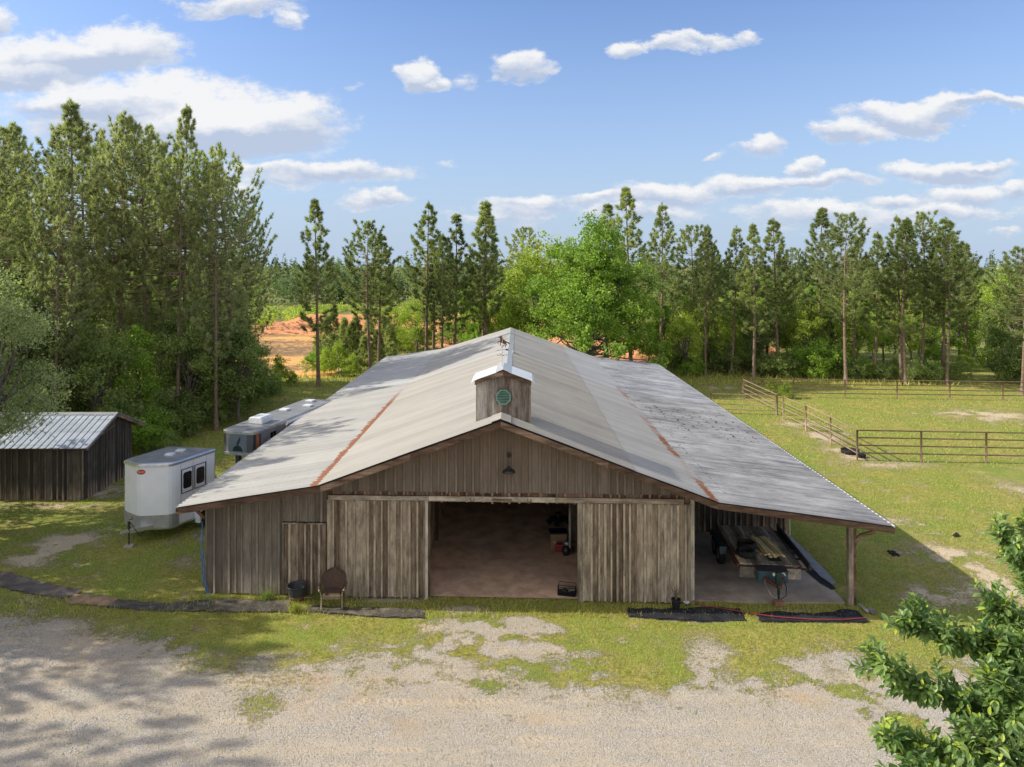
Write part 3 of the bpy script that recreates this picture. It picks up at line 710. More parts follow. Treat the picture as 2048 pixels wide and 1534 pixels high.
# track cover over the doors, three lengths of plank
mb = MB()
for a, b in ((-5.32, -2.22), (-2.215, 1.63), (1.635, 5.50)):
    mb.box(a, b, -.235, -.19, 3.03, 3.175 if a > -5 else 3.165)
mb.build('door_track_cover', M_['header'], barn)
mb = MB(); mb.box(-5.32, 5.5, -.19, -.10, 3.10, 3.15); mb.build('door_track', M_['ironoxide'], barn)
mb = MB(); mb.box(5.71, 5.84, -.10, .06, 0, 3.28); mb.build('corner_post', M_['trim'], barn)
mb = MB(); mb.box(-9.24, -9.19, -.045, .10, 0, roof_z(-9.2) - .13); mb.build('corner_post', M_['trim'], barn)
# side and back walls
def sidewall(a, y0, y1, mat, face, zt, seed):
    M = Matrix.Translation((a, 0, 0)) @ Matrix.Rotation(R(90), 4, 'Z') if face > 0 else Matrix.Translation((a, 0, 0)) @ Matrix.Rotation(R(-90), 4, 'Z')
    mb = MB()
    if face > 0: boards(mb, y0, y1, 0, lambda y: zt(y), 0, (.2, .28), seed=seed, M=M)
    else: boards(mb, -y1, -y0, 0, lambda y: zt(-y), 0, (.2, .28), seed=seed, M=M)
    return mb.build('side_wall', mat, barn)
sidewall(-9.19, .04, 32.5, M_['board'], -1, lambda y: roof_z(-9.15, y) - .13, 31)
sidewall(10.60, 5.65, 32.5, M_['board'], 1, lambda y: roof_z(10.6, y) - .13, 32)
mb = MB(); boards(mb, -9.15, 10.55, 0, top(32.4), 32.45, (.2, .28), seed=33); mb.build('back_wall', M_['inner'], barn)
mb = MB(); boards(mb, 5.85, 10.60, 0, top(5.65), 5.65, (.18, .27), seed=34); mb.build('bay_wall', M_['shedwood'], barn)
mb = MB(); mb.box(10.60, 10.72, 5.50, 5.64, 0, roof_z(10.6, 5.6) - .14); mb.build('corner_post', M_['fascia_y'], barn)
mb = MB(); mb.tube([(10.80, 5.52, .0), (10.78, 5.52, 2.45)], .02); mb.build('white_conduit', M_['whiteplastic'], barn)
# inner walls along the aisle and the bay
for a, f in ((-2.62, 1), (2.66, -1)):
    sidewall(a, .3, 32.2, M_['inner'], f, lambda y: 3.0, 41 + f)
sidewall(5.80, .12, 5.6, M_['shedwood'], 1, lambda y: 3.1, 47)
for i in range(8):
    for a in (-2.52, 2.54):
        mb = MB(); y = .5 + i * 3.9; mb.box(a - .07, a + .07, y, y + .14, 0, 3.9); mb.build('aisle_post', M_['inner'], barn)
mb = MB(); mb.box(2.30, 2.37, 3.28, 3.35, 0.0, 3.0); mb.build('pale_post', M_['trim'], barn)
# bay post with brace and beam
mb = MB(); mb.box(10.42, 10.56, -.10, .06, 0, roof_z(10.5) - .17); mb.build('bay_post', M_['post'], barn)
mb = MB(); mb.box(10.565, 10.66, -.07, .10, 0, roof_z(10.6) - .17); mb.build('bay_post', M_['fascia_y'], barn)
mb = MB(); mb.bar((10.62, -.06, 1.92), (10.80, -.08, 2.12), .07, .10); mb.bar((10.78, -.08, 2.11), (11.20, -.08, 2.24), .07, .10); mb.build('post_brace', M_['fascia'], barn)
mb = MB(); mb.bar((-9.25, -.04, 2.32), (-9.60, -.04, 2.66), .06, .09); mb.build('post_brace', M_['fascia'], barn)
mb = MB(); mb.prism([(5.86, roof_z(5.86) - .36), (6.32, roof_z(6.32) - .36), (10.9, roof_z(10.9) - .34), (10.9, roof_z(10.9) - .14), (6.32, roof_z(6.32) - .14), (5.86, roof_z(5.86) - .14)], -.02, .04); mb.build('bay_beam', M_['fascia'], barn)
# cupola
cu = MB(); ca0, ca1, cy0, cy1 = -.76, .88, -.10, .98
cz = lambda a: 7.00 - abs(a - .05) * .36
cm = MB()
rr = random.Random(5)
edges = [ca0, -.42, -.13, .19, .53, ca1]
for i in range(5):
    a, b = edges[i] + .002, edges[i + 1] - .002
    pl = [(a, roof_z(a) + .0), (b, roof_z(b) + .0)] + ([(b, cz(b))] + ([(.05, cz(.05))] if a < .05 < b else []) + [(a, cz(a))])
    cm.prism(pl, cy0, cy0 + .025)
    cm.prism(pl, cy1 - .025, cy1)
for a in edges[1:-1]: cm.prism([(a - .022, roof_z(a)), (a + .022, roof_z(a)), (a + .022, cz(a) - .01), (a - .022, cz(a) - .01)], cy0 - .022, cy0 - .003)
for a, s in ((ca0, 1), (ca1, -1)):
    for j in range(4):
        y0_ = cy0 + .03 + j * .255; cm.box(min(a, a + s * .025), max(a, a + s * .025), y0_, y0_ + .25, roof_z(a) - .02, cz(a) - .01)
cupola = cm.build('cupola', M_['cupola'], barn)
mb = MB(); mb.box(ca1 - .03, ca1 + .02, cy0 - .03, cy0 - .002, roof_z(.9), cz(.9)); mb.build('corner_trim', M_['trim'], cupola); mb = MB(); mb.box(ca0 - .02, ca0 + .02, cy0 - .03, cy0 - .002, roof_z(-.75), cz(-.75)); mb.build('corner_trim', M_['trim'], cupola)
mb = MB()
for s in (-1, 1):
    e = .05 + s * .86
    mb.prism([(.05, cz(.05) + .02), (e, cz(e) + .02), (e, cz(e) - .11), (.05, cz(.05) - .12)], cy0 - .17, cy0 - .14)
mb.build('rake_board', M_['fascia'], cupola)
for s in (-1, 1):
    e = .05 + s * .97
    rooflike([(Vector((.05 + s * .18, cy0 - .20, cz(.23) + .05)), Vector((.05 + s * .18, cy1 + .25, cz(.23) + .05))), (Vector((.05 + s * .9, cy0 - .20, cz(.95) + .05)), Vector((.05 + s * .9, cy1 + .25, cz(.95) + .05))),
              (Vector((e, cy0 - .19, cz(.95) - .03)), Vector((e, cy1 + .24, cz(.95) - .03)))], .012, 'roof_sheet', M_['cap_white'], cupola)
rooflike([(Vector((.05 - .22, cy0 - .22, cz(.27) + .065)), Vector((.05 - .22, cy1 + .27, cz(.27) + .065))), (Vector((.05, cy0 - .22, cz(.05) + .075)), Vector((.05, cy1 + .27, cz(.05) + .075))),
          (Vector((.05 + .22, cy0 - .22, cz(.27) + .065)), Vector((.05 + .22, cy1 + .27, cz(.27) + .065)))], .012, 'ridge_cap', M_['cap'], cupola)
# octagonal louvre
mb = MB(); oc = lambda r: [(.06 + r * math.cos(R(22.5 + 45 * i)), 6.20 + r * 1.02 * math.sin(R(22.5 + 45 * i))) for i in range(8)]
ov = MB(); ov.prism(oc(.225), cy0 - .045, cy0 - .023); lv = ov.build('louvre_vent', M_['greend'], cupola)
o1, o2 = oc(.245), oc(.195)
for i in range(8):
    j = (i + 1) % 8; mb.prism([o1[i], o1[j], o2[j], o2[i]], cy0 - .07, cy0 - .02)
mb.build('frame', M_['green'], lv)
mb = MB()
for i in range(7):
    z = 6.05 + i * .049; hw = min(.18, .205 - max(0, abs(z + .01 - 6.20) - .08) * 1.0)
    M = Matrix.Translation((.06, cy0 - .055, z)) @ Matrix.Rotation(R(38), 4, 'X')
    mb.box(-hw, hw, -.004, .004, -.019, .019, M=M)
mb.build('louvre_slat', M_['green'], lv)

# things fixed to or lying by the barn, built in world space through this helper
def BL(a, y, z=0): X, Y = b2w(a, y); return (X, Y, z)
# barn lamp
lamp = empty('barn_lamp', BL(.23, -.12, 4.44), -TH, 'dark gooseneck barn lamp with a round shade on the gable wall', 'lamp')
mb = MB(); M = Matrix.Rotation(R(90), 4, 'X'); mb.lathe([(0, 0), (.08, 0), (.08, .03), (.03, .05), (0, .05)], n=16, M=M); mb.build('wall_plate', M_['black'], lamp)
mb = MB(); mb.tube([(0, -.04, 0), (0, -.14, .05), (0, -.24, .04), (0, -.30, -.03), (0, -.31, -.14), (0, -.31, -.33)], .013, 8); mb.build('neck', M_['lamp'], lamp, True)
mb = MB(); mb.lathe([(.0, -.26), (.045, -.27), (.055, -.33), (.11, -.355), (.18, -.40), (.20, -.455), (.195, -.458), (.165, -.41), (.04, -.37), (0, -.36)], (0, -.31, 0), 24); mb.build('shade', M_['lamp'], lamp, True)
# weather vane
wvn = empty('weather_vane', BL(.02, .35, 7.06), -TH, 'rusty running horse weather vane on top of the cupola', 'weather vane')
mb = MB(); mb.tube([(0, 0, 0), (0, 0, .92)], .009, 6); mb.tube([(-.10, 0, .06), (-.05, 0, .13), (0, 0, .15), (.05, 0, .13), (.10, 0, .06)], .010, 6); mb.build('pole', M_['cap'], wvn)
mb = MB(); mb.tube([(-.15, -.06, .36), (.15, .06, .36)], .006, 6); mb.tube([(-.05, .14, .36), (.05, -.14, .36)], .006, 6)
for x, y in ((-.15, -.06), (.15, .06), (-.05, .14), (.05, -.14)):
    for dx_, dz_ in ((-.02, .02), (.02, -.02)): mb.bar((x + dx_, y, .36 + dz_), (x - dx_, y, .36 - dz_), .008, .008)
mb.build('direction_arms', M_['ironoxide'], wvn)
mb = MB(); mb.tube([(-.17, -.02, .50), (.17, .02, .54)], .005, 6); mb.lathe([(0, -.012), (.012, 0), (0, .012)], (-.17, -.02, .50), 8)
mb.prism([(.08, .52), (.12, .56), (.15, .54), (.20, .57), (.18, .53), (.20, .50), (.13, .50)], .01, .02); mb.build('arrow', M_['ironoxide'], wvn)
HP = [(310,270),(330,245),(370,215),(385,208),(402,212),(425,230),(438,262),(448,290),(468,322),(500,345),(545,365),(575,392),(600,392),(628,408),(662,440),(655,462),(620,450),(585,428),(565,412),(552,440),(568,480),(545,508),(530,535),(527,562),(510,560),(512,512),(530,485),(508,455),(492,462),(502,498),(460,528),(420,545),(413,564),(398,556),(405,538),(440,512),(478,488),(468,452),(440,436),(405,412),(380,440),(374,480),(398,498),(396,510),(372,510),(352,480),(355,430),(372,392),(340,390),(302,402),(290,420),(303,444),(324,455),(318,468),(292,455),(274,415),(288,383),(335,368),(366,350),(358,312),(366,285),(345,272),(322,284)]
bm = bmesh.new(); k = 22.2 / F / 15.34
vs = [bm.verts.new(((x - 430) * k, -.006, (560 - y) * k + .60)) for x, y in HP]
fc = bm.faces.new(vs); ex = bmesh.ops.extrude_face_region(bm, geom=[fc])
for v in ex['geom']:
    if isinstance(v, bmesh.types.BMVert): v.co.y += .012
bmesh.ops.triangulate(bm, faces=bm.faces[:]); bmesh.ops.recalc_face_normals(bm, faces=bm.faces[:])
me = bpy.data.meshes.new('horse'); bm.to_mesh(me); bm.free(); me.materials.append(M_['rust'])
ho = bpy.data.objects.new('horse_figure', me); COL.objects.link(ho); ho.parent = wvn
# horseshoes and carved plank over the doorway
for i, (a, lb) in enumerate(((-.88, 'rusty horseshoe nailed over the doorway, left of the carved board'), (.85, 'rusty horseshoe nailed over the doorway, right of the carved board'))):
    mb = MB(); pts = [(.055 * math.cos(R(t)) * (1 - .0 * 1), 0, .068 * math.sin(R(t))) for t in range(-235 + 15, 55 - 10, 15)]
    mb.tube(pts, .0085, 6); o = mb.build('horseshoe', M_['ironoxide']); o.location = BL(a, -.245, 3.095); o.rotation_euler = (0, 0, -TH); tag(o, lb, 'horseshoe', 'horseshoes over the doorway')
sg = MB(); sg.box(-.30, .30, -.012, .012, -.032, .032); sgn = sg.build('name_board', M_['header']); sgn.location = BL(.02, -.249, 3.095); sgn.rotation_euler = (0, 0, -TH)
tag(sgn, 'small wooden board with worn carved letters between the horseshoes', 'sign')
mb = MB(); x = -.24; rr = random.Random(2)
for i in range(11):     # the carving is too worn to read: only its strokes remain
    for j in range(rr.choice((2, 3))):
        mb.bar((x + rr.uniform(-.012, .012), -.0135, -.016 + rr.uniform(-.004, .004)), (x + rr.uniform(-.012, .012), -.0135, .016), .005, .003)
    mb.bar((x - .012, -.0135, rr.choice((-.014, 0, .014))), (x + .012, -.0135, rr.choice((-.014, 0, .014))), .003, .005); x += .047
mb.bar((-.26, -.0132, 0), (.26, -.0132, 0), .003, .004); mb.build('worn_lettering', M_['potdirt'], sgn)
# floors
mb = MB(); mb.face([(*b2w(-9.1, .0), .018), (*b2w(5.74, .0), .018), (*b2w(5.74, 32.4), .018), (*b2w(-9.1, 32.4), .018)])
tag(mb.build('barn_floor', plain('packed_clay_floor', (.60, .40, .27), .95, 0, .3, 1.6, .1, .4, dirt=(.34, .235, .165, .6))), kind='structure')
m, t, p, o_ = newmat('stained_concrete')
tc = t.add('ShaderNodeTexCoord').outputs['Object']; n = t.noise(tc, .9, 5, .65); n2_ = t.noise(tc, 14, 4)
c_ = t.mix(t.mapr(n, .35, .65), (.27, .215, .165), (.48, .41, .335)); c_ = t.mix(t.mapr(n2_, .5, .8, 0, .4), c_, (.16, .13, .10))
t.put(p.inputs['Base Color'], c_); p.inputs['Roughness'].default_value = .9; bump(t, p, n2_, .25, .01)
mb = MB(); slabp = [b2w(5.85, .02), b2w(8.0, -.04), b2w(10.38, .05), b2w(10.40, .9), b2w(10.30, 1.6), b2w(10.36, 2.5), b2w(10.30, 3.4), b2w(10.38, 5.6), b2w(5.85, 5.6)]
mb.slab(slabp, -.1, .045); tag(mb.build('concrete_slab', m), kind='structure')
# leaf litter and screw heads scattered on the right-hand lower roof
mb = MB(); rr = random.Random(9)
for i in range(330):
    if i < 190: row = rr.randint(0, 8); a = 6.9 + row * .47 + rr.gauss(0, .05); y = rr.uniform(6.5, 13.5) + a * .1
    else: a = 6.75 + rr.gauss(0, .02); y = (i - 190) * .16 + rr.gauss(0, .02)
    s = rr.uniform(.018, .05) if i < 190 else rr.uniform(.012, .028); z = roof_z(a, y) + .012
    ang = rr.uniform(0, 3); pts = []
    for j in range(5): t_ = ang + j * 1.2566; rd = s * rr.uniform(.6, 1.2); pts.append(Vector((a + rd * math.cos(t_) * 1.3, y + rd * math.sin(t_), z)))
    c = Vector((a, y, z + s * .5))
    n0 = len(mb.v); mb.raw(pts + [c], [(j, (j + 1) % 5, 5) for j in range(5)])
lt = mb.build('leaf_litter', M_['black']); lt.location = (BO[0], BO[1], 0); lt.rotation_euler = (0, 0, -TH)
tag(lt, 'dark specks of dead leaves scattered on the right lower roof', 'leaf litter', kind='stuff')
# ================================================================== THINGS IN THE YARD
# --- rubber mats
LBL = {'a': 'mud covered grey mat at the far left end of the walkway', 'b': 'sandy mat heaped with brown dirt between the muddy mat and the dark one', 'c': 'dark rubber mat bordering the dirt heap on the left walkway',
       'd': 'long worn rubber mat in the grass before the barn left corner', 'e': 'ribbed mat on which the wicker chair stands', 'f': 'black rubber mat lying beside the potted twigs', 'g': 'black rubber mat with the red hose lying across it'}
for k_, poly in MATW.items():
    bm = bmesh.new(); vs = [bm.verts.new((x, y, 0)) for x, y in poly]; bm.faces.new(vs)
    bmesh.ops.triangulate(bm, faces=bm.faces[:])
    for it in range(4):
        bmesh.ops.subdivide_edges(bm, edges=[e for e in bm.edges if e.calc_length() > .22], cuts=1, use_grid_fill=True)
        bmesh.ops.triangulate(bm, faces=[f for f in bm.faces if len(f.verts) > 4])
    for v in bm.verts:
        x, y = v.co.x, v.co.y
        v.co.z = .035 + .022 * math.sin(x * 2.3 + y) * math.sin(y * 5 + x) + .012 * math.sin(x * 9 + y * 4) + (.09 * math.exp(-((x - gnd(195, 1202)[0]) / .5) ** 2 - ((y - gnd(195, 1202)[1]) / .25) ** 2) if k_ == 'b' else 0)
        v.co.x += .02 * math.sin(y * 13 + x * 7); v.co.y += .02 * math.sin(x * 11)
    me = bpy.data.meshes.new('rubber_mat'); bm.to_mesh(me); bm.free()
    o = bpy.data.objects.new('rubber_mat', me); COL.objects.link(o)
    me.materials.append(M_['mat_new'] if k_ in 'fg' else (plain('dirt_crusted_mat', (.30, .20, .12), .95, 0, .35, 4, .2, .5, dirt=(.10, .085, .07, .5)) if k_ == 'b' else (plain('muddy_mat', (.13, .11, .095), .95, 0, .35, 3, .2, .5, dirt=(.32, .24, .16, .8)) if k_ == 'a' else M_['mat'])))
    md = o.modifiers.new('solid', 'SOLIDIFY'); md.thickness = .018
    tag(o, LBL[k_], 'mat', 'rubber mats laid as a walkway')

# --- flower tub
X, Y = gnd(595, 1203)
pot = empty('plant_tub', (X, Y, .01), .1, 'big empty dark round tub standing by the small barn door', 'planter')
mb = MB(); mb.lathe([(0, .10), (.205, .10), (.235, .16), (.29, .42), (.298, .47), (.312, .47), (.315, .50), (.295, .50), (.283, .45), (.22, .20), (0, .18)], n=32); mb.build('tub_bowl', M_['pot'], pot, True)
mb = MB(); mb.lathe([(0, 0), (.15, 0), (.165, .03), (.15, .09), (.20, .11), (.242, .15), (.246, .19), (.232, .20), (.0, .12)], n=28); mb.build('tub_foot', M_['potdirt'], pot, True)
mb = MB(); mb.tube([(-.42, .17, .03), (.62, .10, .035)], .016, 6); o = mb.build('white_stick', M_['trim']); o.location = (X, Y + .1, .01); tag(o, 'pale thin stick on the ground behind the round tub', 'stick')

# --- wicker armchair
X, Y = gnd(666, 1214)
ch = empty('wicker_chair', (X, Y, .03), R(4), 'brown wicker armchair with rounded back against the barn doors', 'chair')
W2, D2 = .31, .26
mb = MB(); mb.prism([(-.25, .37), (.25, .37), (.27, .43), (.22, .455), (-.22, .455), (-.27, .43)], -.27, .24); mb.build('seat', M_['wicker'], ch)
mb = MB()
for i in range(15):
    x = -.245 + i * .035; mb.tube([(x, -.275, .455), (x, -.292, .42), (x, -.28, .33)], .012, 5)
mb.build('seat_front_weave', M_['wickerlight'], ch)
mb = MB(); ncol, nrow = 22, 16; vs = []
def backp(s, t):      # s -1..1 across, t 0..1 up
    w = (.26 + .10 * math.sin(min(1, t * 1.25) * math.pi * .5)); lim = 1.0 if t < .55 else math.sqrt(max(0, 1 - ((t - .55) / .47) ** 2))
    x = s * w * (.25 + .75 * lim); return (x, .24 + .12 * t - .14 * s * s * (1 - .4 * t), .44 + .56 * t * (1 - .05 * s * s))
for r in range(nrow + 1):
    for c in range(ncol + 1): vs.append(backp(-1 + 2 * c / ncol, r / nrow))
n0 = (ncol + 1) * (nrow + 1); vs += [(x, y + .025, z) for x, y, z in vs]
fs = []
for r in range(nrow):
    for c in range(ncol):
        a = r * (ncol + 1) + c; fs += [(a, a + 1, a + ncol + 2, a + ncol + 1), (n0 + a, n0 + a + ncol + 1, n0 + a + ncol + 2, n0 + a + 1)]
mb.raw(vs, fs, .5); mb.build('backrest', M_['wicker'], ch, True)
mb = MB(); pts = [backp(-1, t / 10) for t in range(11)] + [backp(-1 + 2 * c / 10, 1) for c in range(1, 10)] + [backp(1, 1 - t / 10) for t in range(11)]
mb.tube([(x, y + .012, z) for x, y, z in pts], .019, 6); mb.build('back_frame', M_['wicker'], ch, True)
for s in (-1, 1):
    mb = MB(); mb.tube([(s * .33, .22, .78), (s * .385, .05, .66), (s * .39, -.15, .62), (s * .37, -.27, .60), (s * .33, -.30, .55)], [.022, .028, .03, .03, .024], 8); mb.build('arm', M_['wicker'], ch, True)
    mb = MB(); mb.lathe([(0, -.03), (.03, -.02), (.034, .01), (.0, .04)], (s * .36, -.285, .595), 10); mb.build('arm_cap', M_['wickerlight'], ch, True)
    mb = MB(); mb.tube([(s * .33, -.29, .56), (s * .30, -.27, .40), (s * .305, -.27, .0)], .016, 8); mb.build('leg', M_['wickerlight'], ch, True)
    mb = MB(); mb.tube([(s * .27, .24, .45), (s * .29, .28, .0)], .018, 8); mb.build('leg', M_['wicker'], ch, True)

# --- small pot with dead twigs, white bowl
X, Y = gnd(1352, 1220)
pt = empty('potted_twigs', (X, Y, .03), 0, 'small black nursery pot of dry twigs by the right door corner', 'potted plant')
mb = MB(); mb.lathe([(0, 0), (.105, 0), (.135, .27), (.145, .27), (.145, .30), (.125, .30), (.12, .25), (0, .24)], n=20); mb.build('pot', M_['blackplastic'], pt)
mb = MB(); rr = random.Random(3)
for i in range(18):
    a = rr.uniform(0, 6.28); r = rr.uniform(.12, .30); h = rr.uniform(.3, .62)
    mb.tube([(0, 0, .24), (r * .3 * math.cos(a), r * .3 * math.sin(a), .24 + h * .5), (r * math.cos(a + .3), r * math.sin(a + .3), .24 + h)], [.008, .005, .002], 4)
    mb.tube([(r * .3 * math.cos(a), r * .3 * math.sin(a), .24 + h * .5), (r * .7 * math.cos(a - .7), r * .7 * math.sin(a - .7), .24 + h * .8)], [.005, .002], 4)
mb.build('twigs', M_['twig'], pt)
X, Y = gnd(1373, 1211); mb = MB(); mb.lathe([(0, .01), (.05, .01), (.09, .05), (.095, .05), (.055, 0), (0, 0)], n=16); o = mb.build('water_bowl', M_['whiteplastic'], smooth=True); o.location = (X, Y, .06); tag(o, 'small white bowl in the grass right of the twig pot', 'bowl')
# hoses
def hose(name, pts, rad, mat, lb, cat='hose'):
    mb = MB(); P_ = [Vector(p) for p in pts]; out = []
    for i in range(len(P_) - 1):
        p0, p1, p2, p3 = P_[max(i - 1, 0)], P_[i], P_[i + 1], P_[min(i + 2, len(P_) - 1)]
        for j in range(6):
            t = j / 6; out.append(.5 * ((2 * p1) + (p2 - p0) * t + (2 * p0 - 5 * p1 + 4 * p2 - p3) * t * t + (3 * p1 - p0 - 3 * p2 + p3) * t ** 3))
    out.append(P_[-1]); mb.tube(out, rad, 7); return tag(mb.build(name, mat, smooth=True), lb, cat)
hose('red_hose', [(*gnd(u, v, .07), .075) for u, v in ((1376, 1192), (1400, 1209), (1440, 1216), (1500, 1226), (1540, 1232), (1580, 1236), (1640, 1239), (1690, 1239), (1730, 1236))], .016, M_['redhose'], 'thin red hose snaking from the barn over the black mats')
hose('blue_hose', [BL(-9.30, -.10, 2.25), BL(-9.32, -.12, 1.6), BL(-9.31, -.12, .95), BL(-9.26, -.14, .45), BL(-9.17, -.16, .14), BL(-9.07, -.2, .05)], .016, M_['bluehose'], 'blue hose hanging down the left corner of the barn, outer strand')
hose('blue_hose', [BL(-9.27, -.09, 1.3), BL(-9.24, -.11, .8), BL(-9.19, -.12, .4), BL(-9.10, -.15, .12), BL(-8.98, -.2, .05)], .014, M_['bluehose'], 'shorter blue hose strand closest to the boards of the left corner')
# --- black wire crate in the doorway
X, Y = gnd(1134, 1188)
cr = empty('wire_crate', (X, Y, .02), R(-12), 'low black crate with odds and ends just inside the open doorway', 'crate')
mb = MB(); mb.box(-.27, .27, -.20, .20, 0, .02); mb.build('tray', M_['black'], cr)
mb = MB()
for z in (.02, .14, .26):
    for p, q in (((-.27, -.2), (.27, -.2)), ((.27, -.2), (.27, .2)), ((.27, .2), (-.27, .2)), ((-.27, .2), (-.27, -.2))): mb.bar((*p, z), (*q, z), .014, .014)
for i in range(14):
    x = -.27 + i * .0415
    for y in (-.2, .2): mb.bar((x, y, .02), (x, y, .26), .006, .006)
for i in range(10):
    y = -.2 + i * .044
    for x in (-.27, .27): mb.bar((x, y, .02), (x, y, .26), .006, .006)
mb.build('wire_sides', M_['black'], cr)
mb = MB(); mb.tube([(-.05, -.05, .06), (.15, .05, .09), (.22, .02, .1)], .02, 6); mb.build('contents', M_['alu'], cr)
mb = MB(); mb.lathe([(0, 0), (.10, .01), (.11, .08), (.06, .13), (0, .13)], (-.06, -.02, .02), 12); mb.build('contents', M_['blackplastic'], cr)
# --- clutter along the right inner wall
X, Y = b2w(1.98, 4.1)
bx = empty('cardboard_box', (X, Y, .02), R(5), 'brown box standing among clutter by the pale post inside', 'box')
mb = MB(); mb.box(-.30, .28, -.2, .2, 0, .50); mb.build('box_body', M_['card'], bx, bevel=.01)
mb = MB(); mb.box(-.33, .31, -.24, .24, .505, .56); mb.build('dark_lid', M_['blackplastic'], bx)
X, Y = b2w(2.02, 3.62)
rc = empty('red_can', (X, Y, .02), R(-8), 'red plastic fuel can in front of the brown box', 'fuel can')
mb = MB(); mb.box(-.19, .19, -.12, .12, 0, .27); mb.build('can_body', M_['redpaint'], rc, bevel=.03)
mb = MB(); mb.tube([(-.12, 0, .27), (-.1, 0, .33), (.08, 0, .33), (.10, 0, .27)], .016, 6); mb.build('handle', M_['redpaint'], rc)
mb = MB(); mb.tube([(-.16, 0, .27), (-.22, -.05, .34)], .02, 8); mb.build('spout', M_['cream'], rc)
X, Y = b2w(2.22, 3.35)
mb = MB(); mb.lathe([(0, 0), (.14, .0), (.17, .12), (.15, .24), (.08, .31), (.03, .33), (0, .33)], n=14); o = mb.build('black_sack', M_['blackplastic'], smooth=True); o.location = (X, Y, .02); tag(o, 'lumpy black sack at the foot of the pale inner post', 'sack')
mb = MB(); mb.lathe([(0, 0), (.10, .0), (.12, .06), (.09, .12), (0, .13)], n=14); o = mb.build('grey_helmet', M_['alu_dull'], smooth=True); o.location = (X + .02, Y + .05, .34); tag(o, 'small grey pail lid resting on the black sack', 'lid')
X, Y = b2w(2.1, 6.3)
mw = empty('push_mower', (X, Y, .02), R(40), 'dark push mower with raised handle deep in the barn', 'mower')
mb = MB(); mb.box(-.28, .28, -.24, .24, .14, .28); mb.lathe([(0, 0), (.12, 0), (.12, .16), (0, .18)], (0, 0, .28), 12); mb.build('mower_deck', M_['black'], mw, bevel=.02)
mb = MB(); mb.tube([(-.2, .22, .2), (-.2, .9, .95), (.2, .9, .95), (.2, .22, .2)], .014, 6); mb.build('handle', M_['ironoxide'], mw)
for x in (-.3, .3):
    for y in (-.2, .2):
        mb = MB(); mb.lathe([(0, -.025), (.10, -.025), (.10, .025), (0, .025)], n=12, M=Matrix.Rotation(R(90), 4, 'Y')); o = mb.build('wheel', M_['rubber'], mw); o.location = (x, y, .1)
# --- white bucket by the bay corner
X, Y = b2w(5.93, 1.75)
bk = empty('white_bucket', (X, Y, .05), 0, 'white plastic bucket against the inner wall of the open bay', 'bucket')
mb = MB(); mb.lathe([(0, 0), (.125, 0), (.15, .36), (.158, .36), (.158, .38), (.14, .38), (.115, .02), (0, .02)], n=22); mb.build('bucket_body', M_['whiteplastic'], bk, True)
mb = MB(); mb.tube([(.15, 0, .30), (.27, .05, .22), (.31, .08, .08), (.2, .12, .01)], .012, 6); mb.build('dark_hose_end', M_['rubber'], bk)

# --- flatbed trailer in the bay
FT = (8.86, 22.42); ang = -math.atan2(.36, 3.2)
ft = empty('flatbed_trailer', (FT[0], FT[1], .045), ang, 'old twin-axle flatbed trailer with plank deck under the lean-to', 'trailer')
L_, HW = 3.35, .93
mb = MB(); rr = random.Random(4); x = -HW
while x < HW - .03:
    w_ = min(.137, HW - x); y0_ = rr.uniform(-.01, .01); mb.box(x + .004, x + w_ - .006, y0_, L_ + rr.uniform(-.02, .02), .70, .738 + rr.uniform(0, .006)); x += w_
mb.build('deck', M_['deck'], ft)
mb = MB()
for x in (-HW - .03, HW + .03): mb.bar((x, -.02, .66), (x, L_, .66), .05, .13)
for y in (-.04, 1.1, 2.2, L_): mb.bar((-HW, y, .63), (HW, y, .63), .05, .1)
mb.build('frame', M_['rust'], ft)
mb = MB()
for i in range(2): mb.box(-HW, -.14 if i == 0 else HW, -.10, -.07, .34, .66)
mb.build('front_board', M_['deck'], ft)
mb = MB(); mb.box(HW + .25, HW + .29, -.05, L_ + .1, .62, .84, M=Matrix.Identity(4)); 
for y in (0, .8, 1.6, 2.4, 3.2): mb.box(HW + .0, HW + .25, y - .02, y + .02, .60, .66)
mb.build('side_rail', M_['ironoxide'], ft)
mb = MB(); mb.bar((-.62, .3, .50), (-.04, -1.0, .50), .07, .10); mb.bar((.62, .3, .50), (.04, -1.0, .50), .07, .10); mb.bar((0, -.9, .52), (0, -1.22, .55), .08, .09); mb.build('tongue', M_['rust'], ft)
mb = MB(); mb.prism([(-.46, .36), (.40, .36), (.44, .42), (.44, .70), (-.46, .70)], -.46, -.02); tb = mb.build('toolbox', M_['blue'], ft, bevel=.012)
mb = MB(); mb.box(-.47, .45, -.475, -.0, .705, .725); mb.build('box_lid', M_['ironoxide'], tb)
mb = MB(); mb.prism([(.02 + .055 * math.cos(R(a)), .62 + .05 * math.sin(R(a))) for a in range(0, 360, 30)], -.468, -.462); mb.build('badge', M_['cream'], tb)
mb = MB(); mb.tube([(0, -1.0, .95), (0, -1.0, .25)], .045, 10); mb.tube([(0, -1.0, .25), (0, -1.0, .12)], .03, 8); mb.box(-.06, .06, -1.07, -.93, .10, .115); mb.box(-.08, .08, -1.08, -.92, .55, .93); jk = mb.build('jack', M_['teal'], ft)
mb = MB(); mb.tube([(.06, -1.04, .90), (.13, -1.08, .93), (.17, -1.1, .86)], .014, 6); mb.build('crank', M_['cream'], jk)
for s in (-1, 1):
    mb = MB(); mb.tube([(s * .28, -.5, .48), (s * .30, -.75, .38), (s * .22, -1.0, .22), (s * .05, -1.08, .16)], .014, 6); mb.build('safety_chain', M_['trim'] if s < 0 else M_['ironoxide'], ft)
